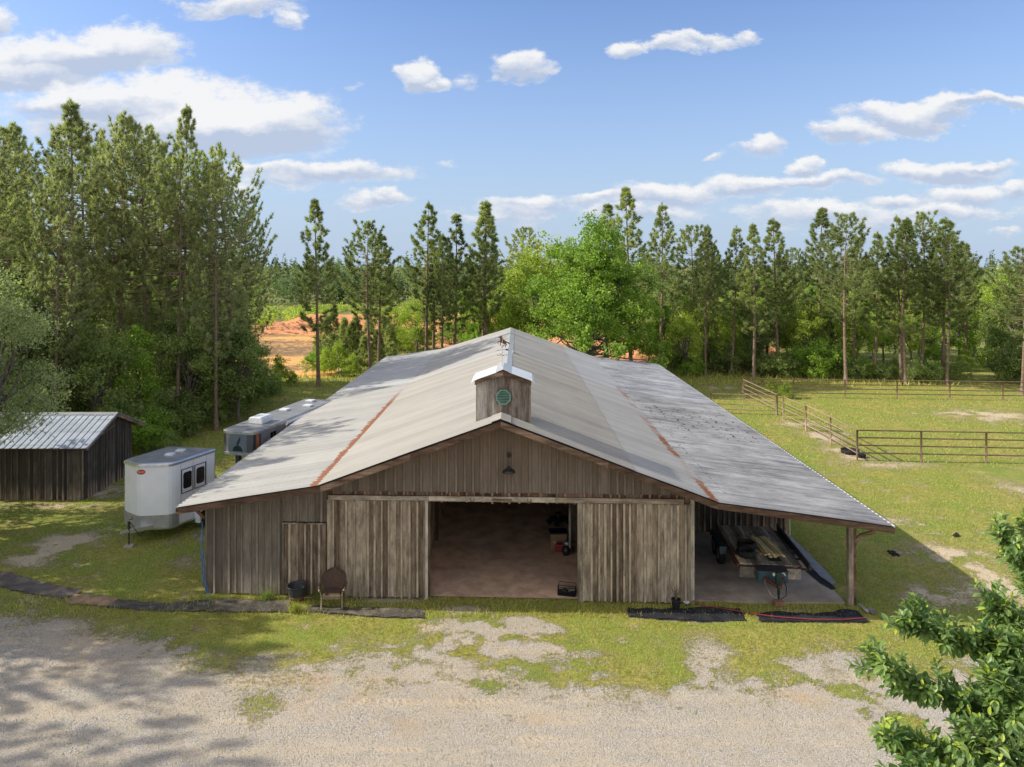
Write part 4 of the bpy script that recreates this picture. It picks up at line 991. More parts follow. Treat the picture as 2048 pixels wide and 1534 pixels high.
def wheel(mbname, parent, loc, r, w_, rimmat, rz=0):
    P = Matrix.Rotation(R(90), 4, 'Y')
    mb = MB(); mb.lathe([(r * .60, -w_ * .42), (r * .80, -w_ * .5), (r * .95, -w_ * .46), (r, -w_ * .32), (r, w_ * .32), (r * .95, w_ * .46), (r * .80, w_ * .5), (r * .60, w_ * .42), (r * .58, 0), (r * .60, -w_ * .42)], n=28, M=P)
    wo_ = mb.build('wheel', M_['rubber'], parent, True); wo_.location = loc
    mb = MB(); mb.lathe([(0, -w_ * .30), (r * .2, -w_ * .34), (r * .28, -w_ * .22), (r * .52, -w_ * .25), (r * .61, -w_ * .40), (r * .61, w_ * .40), (0, w_ * .3)], n=24, M=P); mb.build('rim', rimmat, wo_, True)
    return wo_
for s in (-1, 1):
    for y in (1.75, 2.5): wheel('wheel', ft, (s * (HW + .20), y, .335), .335, .21, M_['alu_dull'])
    mb = MB(); mb.prism([(1.28, .50), (1.36, .70), (2.9, .70), (2.98, .50), (3.0, .50), (2.92, .72), (1.34, .72), (1.26, .50)], 0, .24, M=Matrix.Translation((s * (HW + .20) + .12, 0, 0)) @ Matrix.Rotation(R(90), 4, 'Z')); mb.build('fender', M_['teal'], ft)
# things on the deck
def ondeck(x, y, z=.745):
    c, s = math.cos(ang), math.sin(ang); return (FT[0] + x * c - y * s, FT[1] + x * s + y * c, z + .045)
for (x, y, lb) in ((-.56, .62, 'loose black tyre lying flat closest to the front of the flatbed'), (-.38, 1.28, 'loose black tyre lying flat behind the other tyre on the flatbed')):
    mb = MB(); r, w_ = .31, .20
    mb.lathe([(r * .62, .01), (r * .80, -.0), (r * .95, .02), (r, .06), (r, w_ - .06), (r * .95, w_ - .02), (r * .80, w_), (r * .62, w_ - .01), (r * .60, w_ * .75), (r * .70, w_ * .5), (r * .60, w_ * .25), (r * .62, .01)], n=32)
    o = mb.build('loose_tyre', M_['rubber'], smooth=True); o.location = ondeck(x, y); o.rotation_euler = (R(rng.uniform(-2, 2)), 0, 0); tag(o, lb, 'tyre', 'loose tyres on the flatbed')
rr = random.Random(8)
LUM = [(.02, 0, 'leftmost'), (.13, 0, 'second from the left'), (.24, 0, 'third from the left'), (.35, 0, 'fourth from the left'), (.46, 0, 'fifth from the left'), (.57, 0, 'rightmost'), (.10, 1, 'leftmost'), (.22, 1, 'second from the left'), (.34, 1, 'third from the left'), (.48, 1, 'rightmost')]
for (x, lay, wd) in LUM:
    mb = MB(); ln = rr.uniform(1.45, 1.65); mb.box(-.046, .046, -ln / 2, ln / 2, 0, .042); o = mb.build('lumber_board', M_['lumber'], bevel=.004)
    o.location = ondeck(x, 1.35 + rr.uniform(-.07, .07) + x * .15, .745 + .044 * lay); o.rotation_euler = (0, 0, ang + R(6) + R(rr.uniform(-2.2, 2.2)))
    tag(o, f'{wd} yellow board in the {"upper" if lay else "bottom"} layer of the lumber pile', 'board', 'yellow boards piled on the flatbed')
for (x, y, l2, rz, lb) in ((-.86, .25, .62, 2, 'short yellow board at the front left edge of the flatbed deck'), (-.10, .92, .34, 14, 'short yellow offcut between the tyres and the lumber pile')):
    mb = MB(); mb.box(-.05, .05, -l2 / 2, l2 / 2, 0, .03); o = mb.build('lumber_board', M_['lumber']); o.location = ondeck(x, y); o.rotation_euler = (0, 0, ang + R(rz)); tag(o, lb, 'board')
mb = MB(); mb.box(-.20, .20, -.22, .22, 0, .006); o = mb.build('rubber_pad', M_['rubber']); o.location = ondeck(.27, .48); o.rotation_euler = (0, 0, ang); tag(o, 'dark square pad in front of the lumber pile', 'pad')
X, Y = gnd(1557, 1212); mb = MB(); mb.box(-.14, .14, -.1, .1, 0, .145); o = mb.build('wood_block', M_['block'], bevel=.008); o.location = (X, Y, .02); o.rotation_euler = (0, 0, R(4)); tag(o, 'reddish wood block under the jack of the flatbed', 'block')
# grey tin sheets and torn black lining at the slab edge
mb = MB(); pl = [(1568, 1066), (1579, 1070), (1600, 1090), (1622, 1112), (1655, 1145), (1672, 1166), (1664, 1168), (1640, 1152), (1612, 1122), (1590, 1098)]
pw = [gnd(u, v, .08) for u, v in pl]; mb.slab(pw, .07, .082); tag(mb.build('tin_sheet', M_['greysheet']), 'long grey tin sheet lying along the edge of the concrete slab', 'tin sheet')
mb = MB(); pl = [(1612, 1142), (1625, 1140), (1650, 1158), (1672, 1177), (1664, 1180), (1640, 1166)]
mb.slab([gnd(u, v, .05) for u, v in pl], .052, .062); tag(mb.build('torn_lining', M_['rubber']), 'torn strip of black lining on the slab corner', 'lining')
for i, (pl, lb) in enumerate((([(1716, 1208), (1722, 1208), (1740, 1222), (1734, 1225)], 'narrow pale board scrap leaning out at the foot of the bay post'), ([(1735, 1214), (1752, 1219), (1750, 1227), (1738, 1224)], 'flat grey board scrap on the grass right of the bay post'))):
    mb = MB(); mb.slab([gnd(u, v, .05) for u, v in pl], .03, .06); tag(mb.build('board_scrap', M_['trim']), lb, 'board')
# droppings and clods on the lawn
for i, (u, v) in enumerate(((1783, 1106), (1789, 1110), (1911, 1071))):
    X, Y = gnd(u, v); mb = MB(); rr = random.Random(i)
    for j in range(7): mb.lathe([(0, 0), (.06, .02), (.05, .06), (0, .08)], (rr.uniform(-.13, .13), rr.uniform(-.12, .12), 0), 7)
    o = mb.build('dung_heap', M_['rubber'], smooth=True); o.location = (X, Y, .0); tag(o, ('dark clod in the barn shade on the lawn, left of its pair', 'dark clod in the barn shade on the lawn, right of its pair', 'single dark clod on the sunny lawn')[i], 'clod', 'dark clods on the lawn')

# --- wooden shed on the left
shed = empty('wooden_shed', (-17.65, 30.97, 0), 0, 'small dark wooden shed with a ribbed tin roof at the left', 'shed')
SL, SD, ZE, ZR = 6.6, 4.12, 2.30, 3.30     # runs left from the corner; depth; eave and ridge heights
zs = lambda y: (ZE + (ZR - ZE) * (y + .15) / 2.5) if y < 2.35 else (ZR - (ZR - 2.25) * (y - 2.35) / 2.6)
mb = MB(); boards(mb, -SL, 0, 0, lambda a: 2.28, 0, (.20, .29), seed=51, bt=.03, jag=.015); mb.build('front_wall', M_['shedwood'], shed)
mb = MB(); M = Matrix.Rotation(R(90), 4, 'Z'); boards(mb, .03, SD, 0, lambda y: zs(y) - .09, 0, (.18, .27), seed=52, bt=.03, jag=.01, M=M); mb.build('side_wall', M_['shedwood'], shed)
mb = MB(); boards(mb, -SL, 0, 0, lambda a: 2.3, SD, (.25, .3), seed=53); mb.build('back_wall', M_['shedwood'], shed)
mb = MB(); mb.box(-.05, .02, -.05, -.028, 0, 2.27); mb.build('corner_trim', M_['cupola'], shed)
mb = MB(); mb.bar((.06, 1.35, 2.52), (.06, 2.5, 2.74), .02, .05); mb.build('hatch_trim', M_['trim'], shed)
def shedroof(y0, z0, y1, z1, n):
    mb = MB(); x0, x1 = -SL - .3, .28; pitch = .30; prof = []
    k = int((x1 - x0) / pitch)
    for i in range(k + 1):
        x = x1 - i * pitch
        prof += [(x, 0), (x - .03, .03), (x - .07, .03), (x - .10, 0), (x - .19, .004)]
    prof = [(x, h) for x, h in prof if x > x0]; d = Vector((0, y1 - y0, z1 - z0)).normalized(); nr_ = Vector((0, -d.z, d.y)); nr_ = nr_ if nr_.z > 0 else -nr_
    vs = []
    for x, h in prof: vs += [Vector((x, y0, z0)) + nr_ * h, Vector((x, y1, z1)) + nr_ * h]
    mb.raw(vs, [(2 * i, 2 * i + 1, 2 * i + 3, 2 * i + 2) for i in range(len(prof) - 1)], .5)
    mb.raw([v - nr_ * .03 for v in vs[:2]] + [v - nr_ * .03 for v in vs[-2:]], [(0, 1, 3, 2)], .5)
    mb.build('roof_sheet', M_['shedmetal'], shed)
shedroof(-.22, 2.30, 2.35, 3.31, 0); shedroof(5.05, 2.22, 2.37, 3.31, 1)
mb = MB(); mb.prism([(2.15, 3.26), (2.35, 3.34), (2.55, 3.26), (2.55, 3.27), (2.35, 3.352), (2.15, 3.27)], 0, SL + .55, M=Matrix.Translation((.29, 0, 0)) @ Matrix.Rotation(R(90), 4, 'Z')); mb.build('ridge_cap', M_['alu_dull'], shed)
mb = MB(); mb.bar((.24, -.18, 2.24), (.24, 2.33, 3.22), .035, .13); mb.build('rake_board', M_['fascia_y'], shed)
mb = MB(); mb.bar((.24, 2.37, 3.22), (.24, 5.0, 2.16), .035, .15); mb.bar((-.1, 4.2, 2.45), (-.1, 5.0, 2.16), .04, .1); mb.build('rake_board', M_['fascia_y'], shed)
mb = MB(); mb.box(-SL, .2, -.16, -.13, 2.20, 2.285); mb.build('eave_board', M_['fascia'], shed)

# --- white horse trailer
ht = empty('horse_trailer', (-12.6, 27.6, 0), 0, 'white slant-nose horse trailer parked between shed and barn', 'trailer')
ZT, ZB = 2.90, .50
def tp(u, v, z): X, Y = gnd(u, v, z); return (X + 12.6, Y - 27.6)
pA, pB = tp(277, 928, ZT), tp(344, 925.5, ZT); pL = tp(249.5, 919, ZT); pR = tp(430, 897, ZT); pBL = tp(337, 893, ZT)
fwd = Vector((pR[0] - pB[0], pR[1] - pB[1])).normalized()
def ring(z, e=0):
    A, B, L2, R2, K = (Vector(p) for p in (pA, pB, pL, pR, pBL))
    c = (A + B + R2 + K) / 4; out = []
    out += [K, L2.lerp(K, .08), L2, L2.lerp(A, .18), L2.lerp(A, .88), A.lerp(B, .06), A.lerp(B, .80)]
    P0, P1, P2 = A.lerp(B, .80), B, B.lerp(R2, .16)
    out += [((1 - t) ** 2) * P0 + 2 * t * (1 - t) * P1 + t * t * P2 for t in (.25, .5, .75)] + [P2, R2]
    return [(p.x - c.x) * (1 + e) + c.x for p in out], [(p.y - c.y) * (1 + e) + c.y for p in out]
def ringmb(specs, cap=True):
    mb = MB(); vs = []; n = None
    for z, e in specs:
        xs, ys = ring(z, e); n = len(xs); vs += [(x, y, z) for x, y in zip(xs, ys)]
    fs = [(i * n + j, i * n + (j + 1) % n, (i + 1) * n + (j + 1) % n, (i + 1) * n + j) for i in range(len(specs) - 1) for j in range(n)]
    if cap: fs += [tuple(range(n - 1, -1, -1)), tuple(range((len(specs) - 1) * n, len(specs) * n))]
    mb.raw(vs, fs, .5); return mb
ringmb([(ZB, 0), (ZT - .1, 0)]).build('body', M_['white'], ht)
ringmb([(ZT - .14, .005), (ZT - .135, .022), (ZT - .06, .018), (ZT - .015, -.012), (ZT, -.05)]).build('roof_rail', M_['alu'], ht)
ringmb([(ZT - .01, -.045), (ZT + .02, -.06), (ZT + .028, -.3)]).build('roof', M_['trail_roof'], ht)
xs, ys = ring(0, .006); mb = MB(); sel = [1, 2, 3, 4, 5, 6, 7, 8, 9, 10]
for i in range(len(sel) - 1):
    a, b = sel[i], sel[i + 1]; mb.face([(xs[a], ys[a], ZB), (xs[b], ys[b], ZB), (xs[b], ys[b], .98 + .04 * (i < 1)), (xs[a], ys[a], .98 + .04 * (i < 2))])
mb.build('gravel_guard', M_['alu_dull'], ht)
ringmb([(ZB - .06, -.01), (ZB + .02, .004)]).build('bottom_rail', M_['alu'], ht)
Bv, Rv = Vector(pB), Vector(pR); nrm = Vector((fwd.y, -fwd.x)); 
if nrm.x < 0: nrm = -nrm
Ls = (Rv - Bv).length
def sidebox(mb, s0, s1, z0, z1, t0, t1):
    p, q = Bv + fwd * s0, Bv + fwd * s1
    vs = [(*(p + nrm * t0), z0), (*(q + nrm * t0), z0), (*(q + nrm * t0), z1), (*(p + nrm * t0), z1), (*(p + nrm * t1), z0), (*(q + nrm * t1), z0), (*(q + nrm * t1), z1), (*(p + nrm * t1), z1)]
    mb.raw(vs, [(0, 1, 2, 3), (7, 6, 5, 4), (0, 4, 5, 1), (1, 5, 6, 2), (2, 6, 7, 3), (3, 7, 4, 0)], .5)
def sidepoly(mb, s0, s1, z0, z1, t, rr_=.09):
    pts = []
    for cx, cz_, a0 in ((s1 - rr_, z1 - rr_, 0), (s0 + rr_, z1 - rr_, 90), (s0 + rr_, z0 + rr_, 180), (s1 - rr_, z0 + rr_, 270)):
        for k in range(4): a = R(a0 + k * 30); pts.append((cx + rr_ * math.cos(a), cz_ + rr_ * math.sin(a)))
    mb.face([(*(Bv + fwd * s + nrm * t), z) for s, z in pts][::-1])
for k, s0 in enumerate((Ls * .20, Ls * .50)):
    s1 = s0 + Ls * .265
    mb = MB(); e = .018
    for (a, b, c, d_) in ((s0, s1, 2.50, 2.50 + e), (s0, s1, 1.63 - e, 1.63), (s0, s0 + e, 1.63, 2.5), (s1 - e, s1, 1.63, 2.5)): sidebox(mb, a, b, c, d_, .004, .03)
    wn = mb.build('window', M_['black'], ht)
    mb = MB(); sidepoly(mb, s0 + .045, s1 - .045, 1.69, 2.44, .012); mb.build('frame', M_['white'], wn)
    mb = MB(); sidepoly(mb, s0 + .085, s1 - .075, 1.76, 2.38, .022); mb.build('pane', M_['glass'], wn)
for s in (.19, .47, .78):
    mb = MB(); sidebox(mb, Ls * s, Ls * s + .012, ZB + .02, ZT - .16, .0, .006); mb.build('panel_seam', M_['alu_dull'], ht)
mb = MB(); sidebox(mb, Ls * .985, Ls * 1.0, .7, ZT - .2, .0, .012); mb.build('rear_corner_trim', M_['alu'], ht)
mb = MB(); sidebox(mb, Ls * .93, Ls * .97, 1.25, 1.42, .004, .03); mb.build('tail_light', M_['redpaint'], ht)
mb = MB(); sidebox(mb, Ls * .10, Ls * .75, .98, 1.02, .004, .03); mb.build('rub_strip', M_['ironoxide'], ht)
for s in (.28, .62): mb = MB(); sidebox(mb, Ls * s, Ls * s + .08, 1.17, 1.22, .004, .03); mb.build('marker_light', M_['black'], ht)
mb = MB(); sidebox(mb, Ls * .52, Ls * .56, .30, .80, .0, .22); sidebox(mb, Ls * .56, Ls * 1.02, .74, .80, .0, .24); mb.build('fender', M_['white'], ht)
for s in (.80,):
    c = Bv + fwd * (Ls * s) + nrm * .10; wo_ = wheel('wheel', ht, (c.x, c.y, .36), .36, .22, M_['alu']); wo_.rotation_euler = (0, 0, math.atan2(nrm.y, nrm.x) + math.pi)
    c = Vector(pBL).lerp(Vector(pL), .2) - nrm * .02; wo_ = wheel('wheel', ht, (c.x, c.y, .36), .36, .22, M_['alu']); wo_.rotation_euler = (0, 0, math.atan2(nrm.y, nrm.x))
A_, B_ = Vector(pA), Vector(pB); fn = Vector((B_.y - A_.y, -(B_.x - A_.x))).normalized()
if fn.y > 0: fn = -fn
mb = MB(); c = A_.lerp(B_, .08); al = (B_ - A_).normalized()
mb.face([(*(c + al * .155 * math.cos(R(a)) + fn * .008), 2.60 + .095 * math.sin(R(a))) for a in range(0, 360, 20)]); bd = mb.build('oval_badge', M_['brand_red'], ht)
mb = MB()
for i in range(7): p = c + al * (-.105 + i * .033) + fn * .011; q = p + al * .018; mb.face([(p.x, p.y, 2.585), (q.x, q.y, 2.585), (q.x, q.y, 2.585 + (.045 if i == 0 else .028)), (p.x, p.y, 2.585 + (.045 if i == 0 else .028))])
mb.build('badge_lettering', M_['cream'], bd)
for (s, tq) in ((.40, .42), (.68, .45)):
    p = Bv.lerp(Rv, s).lerp(Vector(pL).lerp(Vector(pBL), s), tq); mb = MB(); mb.box(p.x - .16, p.x + .16, p.y - .14, p.y + .14, ZT + .02, ZT + .09); mb.build('roof_vent', M_['whiteplastic'], ht, bevel=.015)
jp = Vector(tp(258, 1060, .62)); jg = Vector(tp(258, 1087, 0)); mid = (A_ + B_) / 2
mb = MB(); c0 = Vector((jp.x, jp.y)); e1 = A_.lerp(B_, .15) - fn * .4; e2 = B_ - fn * .35
vs = [(*(c0 + Vector((-.03, .02))), .50), (*(c0 + Vector((.05, -.02))), .50), (*e2, .50), (*e1, .50)]; vs += [(x, y, z + .13) for x, y, z in vs]
mb.raw(vs, [(0,3,2,1),(4,5,6,7),(0,1,5,4),(1,2,6,5),(2,3,7,6),(3,0,4,7)], .5); mb.build('tongue', M_['alu'], ht)
mb = MB(); dcp = (c0 - mid).normalized(); p0 = c0; p1 = c0 + dcp * .24; mb.bar((p0.x, p0.y, .58), (p1.x, p1.y, .58), .10, .08); mb.lathe([(0, -.05), (.06, -.03), (.06, .04), (0, .06)], (p1.x, p1.y, .56), 12); mb.build('coupler', M_['alu'], ht)
mb = MB(); mb.tube([(jp.x, jp.y, .92), (jp.x, jp.y, .10)], .026, 10); mb.box(jp.x - .035, jp.x + .035, jp.y - .035, jp.y + .035, .66, .92); mb.tube([(jp.x, jp.y, 1.0), (jp.x + .12, jp.y, 1.0), (jp.x + .12, jp.y - .05, 1.12)], .012, 6); mb.build('jack', M_['ironoxide'], ht)
mb = MB(); mb.tube([(jp.x + .05, jp.y, .9), (jp.x + .28, jp.y - .05, .62), (jp.x + .42, jp.y - .02, .42), (jp.x + .55, jp.y + .1, .55)], .012, 6); mb.build('cable', M_['rubber'], ht)
mb = MB(); mb.box(-.16, .16, -.12, .12, 0, .09); o = mb.build('concrete_block', M_['stoneblock'], bevel=.008); o.location = (jp.x - 12.6, jp.y + 27.6, 0); o.rotation_euler = (0, 0, .15); tag(o, 'pale block under the jack of the white horse trailer', 'block')

# --- grey gooseneck trailer behind the barn roof
gt = empty('gooseneck_trailer', (-10.70, 30.3, 0), -R(14), 'dark grey gooseneck living-quarters horse trailer behind the barn roof', 'trailer')
hw, LG, zt, zn = .86, 7.4, 3.16, 2.24
def grng(z, e, y1, r=.42):
    pts = [(-hw - e, y1), (-hw - e, r)]
    for k in range(1, 6): a = R(180 + 18 * k); pts.append((-hw + r + (r + e) * math.cos(a), r + (r + e) * math.sin(a)))
    pts[-1] = (-hw + r, -e)
    pts.append((hw - r, -e))
    for k in range(1, 6): a = R(270 + 18 * k); pts.append((hw - r + (r + e) * math.cos(a), r + (r + e) * math.sin(a)))
    pts.append((hw + e, y1)); return pts
def gsolid(z0, z1, e, y1, name, mat, taper=0):
    mb = MB(); p = grng(0, e, y1); n = len(p); q = grng(0, e - taper, y1)
    vs = [(x, y, z0) for x, y in p] + [(x, y, z1) for x, y in q]
    mb.raw(vs, [(j, (j + 1) % n, (j + 1) % n + n, j + n) for j in range(n)] + [tuple(range(n - 1, -1, -1)), tuple(range(n, 2 * n))], .5); return mb.build(name, mat, gt)
gsolid(zn, zt - .1, 0, LG, 'nose_and_body', M_['silver_skin'])
gsolid(zn - .10, zn, .03, 2.1, 'nose_sill', M_['alu'])
gsolid(zt - .13, zt - .04, .025, LG + .02, 'roof_rail', M_['alu']); gsolid(zt - .04, zt, .02, LG, 'roof', M_['trail_roof'], .07)
mb = MB(); mb.box(-hw, hw, 2.1, LG, .55, zn); mb.build('lower_body', M_['dark_trailer'], gt)
p = grng(0, .006, 2.0)
def nosestrip(i0, i1, mat, name):
    mb = MB()
    for i in range(i0, i1): a, b = p[i], p[i + 1]; mb.face([(*a, zn + .02), (*b, zn + .02), (*b, zt - .15), (*a, zt - .15)])
    return mb.build(name, mat, gt)
nosestrip(2, 5, M_['dark_trailer'], 'dark_corner_panel'); nose = nosestrip(6, 7, M_['mirror'], 'polished_nose_panel'); nosestrip(7, 10, M_['dark_trailer'], 'dark_corner_panel'); nosestrip(9, 11, M_['copper'], 'copper_corner_panel'); nosestrip(11, 12, M_['dark_trailer'], 'dark_corner_panel')
mb = MB()   # feather emblem on the polished nose
fe = [(-.06, 2.42), (-.03, 2.52), (-.05, 2.60), (0, 2.72), (.06, 2.84), (.12, 2.93), (.13, 2.82), (.10, 2.70), (.05, 2.60), (0, 2.52), (-.03, 2.44)]
mb.face([(x, -.012, z) for x, z in fe]); mb.build('feather_emblem', M_['black'], nose)
mb = MB(); mb.face([(.0 + .24 * math.cos(R(a)), -.010, 2.30 + .24 * math.sin(R(a))) for a in range(0, 181, 15)]); mb.build('round_panel', M_['teal'], nose)
mb = MB()
mb.box(hw + .004, hw + .02, 1.10, 1.62, 2.50, 2.92); wn = mb.build('window', M_['alu'], gt)
mb = MB(); mb.box(hw + .02, hw + .026, 1.14, 1.34, 2.53, 2.89); mb.box(hw + .02, hw + .026, 1.38, 1.58, 2.53, 2.89); mb.build('pane', M_['glass'], wn)
mb = MB(); mb.box(hw + .004, hw + .02, 3.4, 4.3, 2.3, 2.9); mb.build('window', M_['glass'], gt)
mb = MB(); mb.tube([(hw + .10, 2.35, 3.02), (hw + .10, 6.9, 3.02)], .07, 10); aw = mb.build('awning_roll', M_['cap_white'], gt, True)
mb = MB(); mb.bar((hw + .05, 2.45, 3.0), (hw + .05, 2.45, 1.6), .04, .04); mb.bar((hw + .05, 6.8, 3.0), (hw + .05, 6.8, 1.6), .04, .04); mb.build('awning_arm', M_['cap_white'], aw)
mb = MB(); mb.prism([(-.34, zt), (.34, zt), (.34, zt + .22), (.26, zt + .30), (-.28, zt + .30), (-.36, zt + .20)], 1.35, 2.25); mb.build('roof_air_conditioner', M_['whiteplastic'], gt, bevel=.04)
for (x, y) in ((-.3, 4.4), (.3, 5.6), (-.2, 6.8)): mb = MB(); mb.box(x - .2, x + .2, y - .2, y + .2, zt, zt + .09); mb.build('roof_vent', M_['whiteplastic'], gt, bevel=.02)
for x in (-.25, .30): mb = MB(); mb.box(x - .09, x + .09, .35, .55, .1, zn - .1); mb.build('landing_leg', M_['dark_trailer'], gt)
for s in (-1, 1):
    for y in (4.6, 5.5): wheel('wheel', gt, (s * (hw - .05), y, .38), .38, .24, M_['alu'])

# --- pipe fences and gates
def fence(name, posts, rails, hgt, lb, mat=M_['pipe'], toprail=True, prad=.05):
    f = empty(name, (*posts[0], 0), 0, lb, 'fence', 'pipe fences of the riding pen')
    ox, oy = posts[0]
    for (x, y) in posts:
        mb = MB(); mb.tube([(x - ox, y - oy, -.05), (x - ox, y - oy, hgt)], prad, 8); mb.build('post', mat, f, True)
    for z in rails:
        mb = MB(); mb.tube([(x - ox, y - oy, z * 1.0) for x, y in posts], .036, 8); mb.build('rail', mat, f, True)
    return f
def lin(p, q, n): return [(p[0] + (q[0] - p[0]) * i / n, p[1] + (q[1] - p[1]) * i / n) for i in range(n + 1)]
def ptf(u, v): return gnd(u, v)
Cn = (19.30, 37.2)
fence('pipe_fence', lin(Cn, (51.5, 34.9), 10), (.42, .82, 1.22, 1.60), 1.60, 'rusty four-rail pipe fence closing the near side of the grassy pen')
fence('pipe_fence', [Cn, (19.5, 40.5), (19.62, 43.9)], (.40, .80, 1.20, 1.60), 1.60, 'sunlit pipe fence running back from the near corner of the pen', M_['gatepipe'])
fence('pipe_fence', lin((19.75, 55.3), (66.0, 51.9), 12), (.38, .72, 1.06, 1.42), 1.42, 'long rusty pipe fence along the far side of the pen')
def gate(p, q, h0, h1, n, lb):
    f = empty('pipe_gate', (*p, 0), math.atan2(q[1] - p[1], q[0] - p[0]), lb, 'gate'); L = math.dist(p, q)
    mb = MB(); mb.tube([(.04, 0, h0), (.04, 0, h1), (L - .04, 0, h1), (L - .04, 0, h0)], .03, 8, closed=True); mb.build('gate_frame', M_['gatepipe'], f)
    for i in range(1, n): z = h0 + (h1 - h0) * i / n; mb = MB(); mb.tube([(.04, 0, z), (L - .04, 0, z)], .024, 8); mb.build('rail', M_['gatepipe'], f, True)
    for x in (-.03, L + .03): mb = MB(); mb.tube([(x, 0, 0), (x, 0, h1 + .08)], .045, 8); mb.build('post', M_['gatepipe'], f, True)
    return f
gate((19.66, 44.05), (19.6, 47.2), .35, 1.52, 3, 'tan pipe gate in the side of the pen, closer to the barn')
gate((19.75, 48.6), (19.75, 55.1), .40, 1.40, 3, 'long pipe gate reaching the far corner post of the pen')
gate((19.62, 48.5), (15.4, 49.2), .32, 1.35, 3, 'pipe gate swung open toward the barn')
# black feeder tub in the near corner of the pen
X, Y = gnd(1700, 905); mb = MB(); mb.lathe([(0, .03), (.38, .03), (.43, .20), (.47, .20), (.44, 0), (0, 0)], n=28); o = mb.build('feed_tub', M_['rubber'], smooth=True); o.location = (X - .1, Y - .2, .02); tag(o, 'large low black feed tub in the near corner of the pen', 'tub')
X, Y = gnd(1728, 918); mb = MB(); mb.lathe([(0, .0), (.22, .02), (.25, .16), (.0, .2)], n=16); o = mb.build('black_bag', M_['rubber'], smooth=True); o.location = (X, Y + .3, 0); tag(o, 'small black bag just behind the corner post of the pen', 'bag')
# ================================================================== TREES AND SHRUBS
def unit(a): return a / np.maximum(np.linalg.norm(a, axis=-1, keepdims=True), 1e-9)
def tufts(C, Dr, rs, K=14, ln=(.20, .36), wd=.020, bias=.9):
    n = len(C); d = unit(rs.normal(size=(n, K, 3)) + bias * 1.6 * Dr[:, None, :]); L = rs.uniform(*ln, (n, K, 1))
    s = unit(np.cross(d, rs.normal(size=(n, K, 3)))) * wd
    b = C[:, None, :] + d * .02
    return np.stack([b - s, b + s, b + d * L], 2).reshape(-1, 3, 3), np.repeat(rs.random(n) ** 1.3, K) * .8 + rs.random(n * K) * .2
def leaves(C, rs, size=(.10, .2), up=.5, asp=.5):
    n = len(C); nrm = unit(rs.normal(size=(n, 3)) + np.array([0, 0, up])); a = unit(np.cross(nrm, rs.normal(size=(n, 3)))); b = np.cross(nrm, a)
    L = rs.uniform(*size, (n, 1)); W = L * asp
    return np.stack([C - a * L * .5, C + b * W * .5 + nrm * L * .08, C + a * L * .5, C - b * W * .5 + nrm * L * .08], 1)
def polyline_mesh(mb, pts, rad, n=6): mb.tube(pts, rad, n)

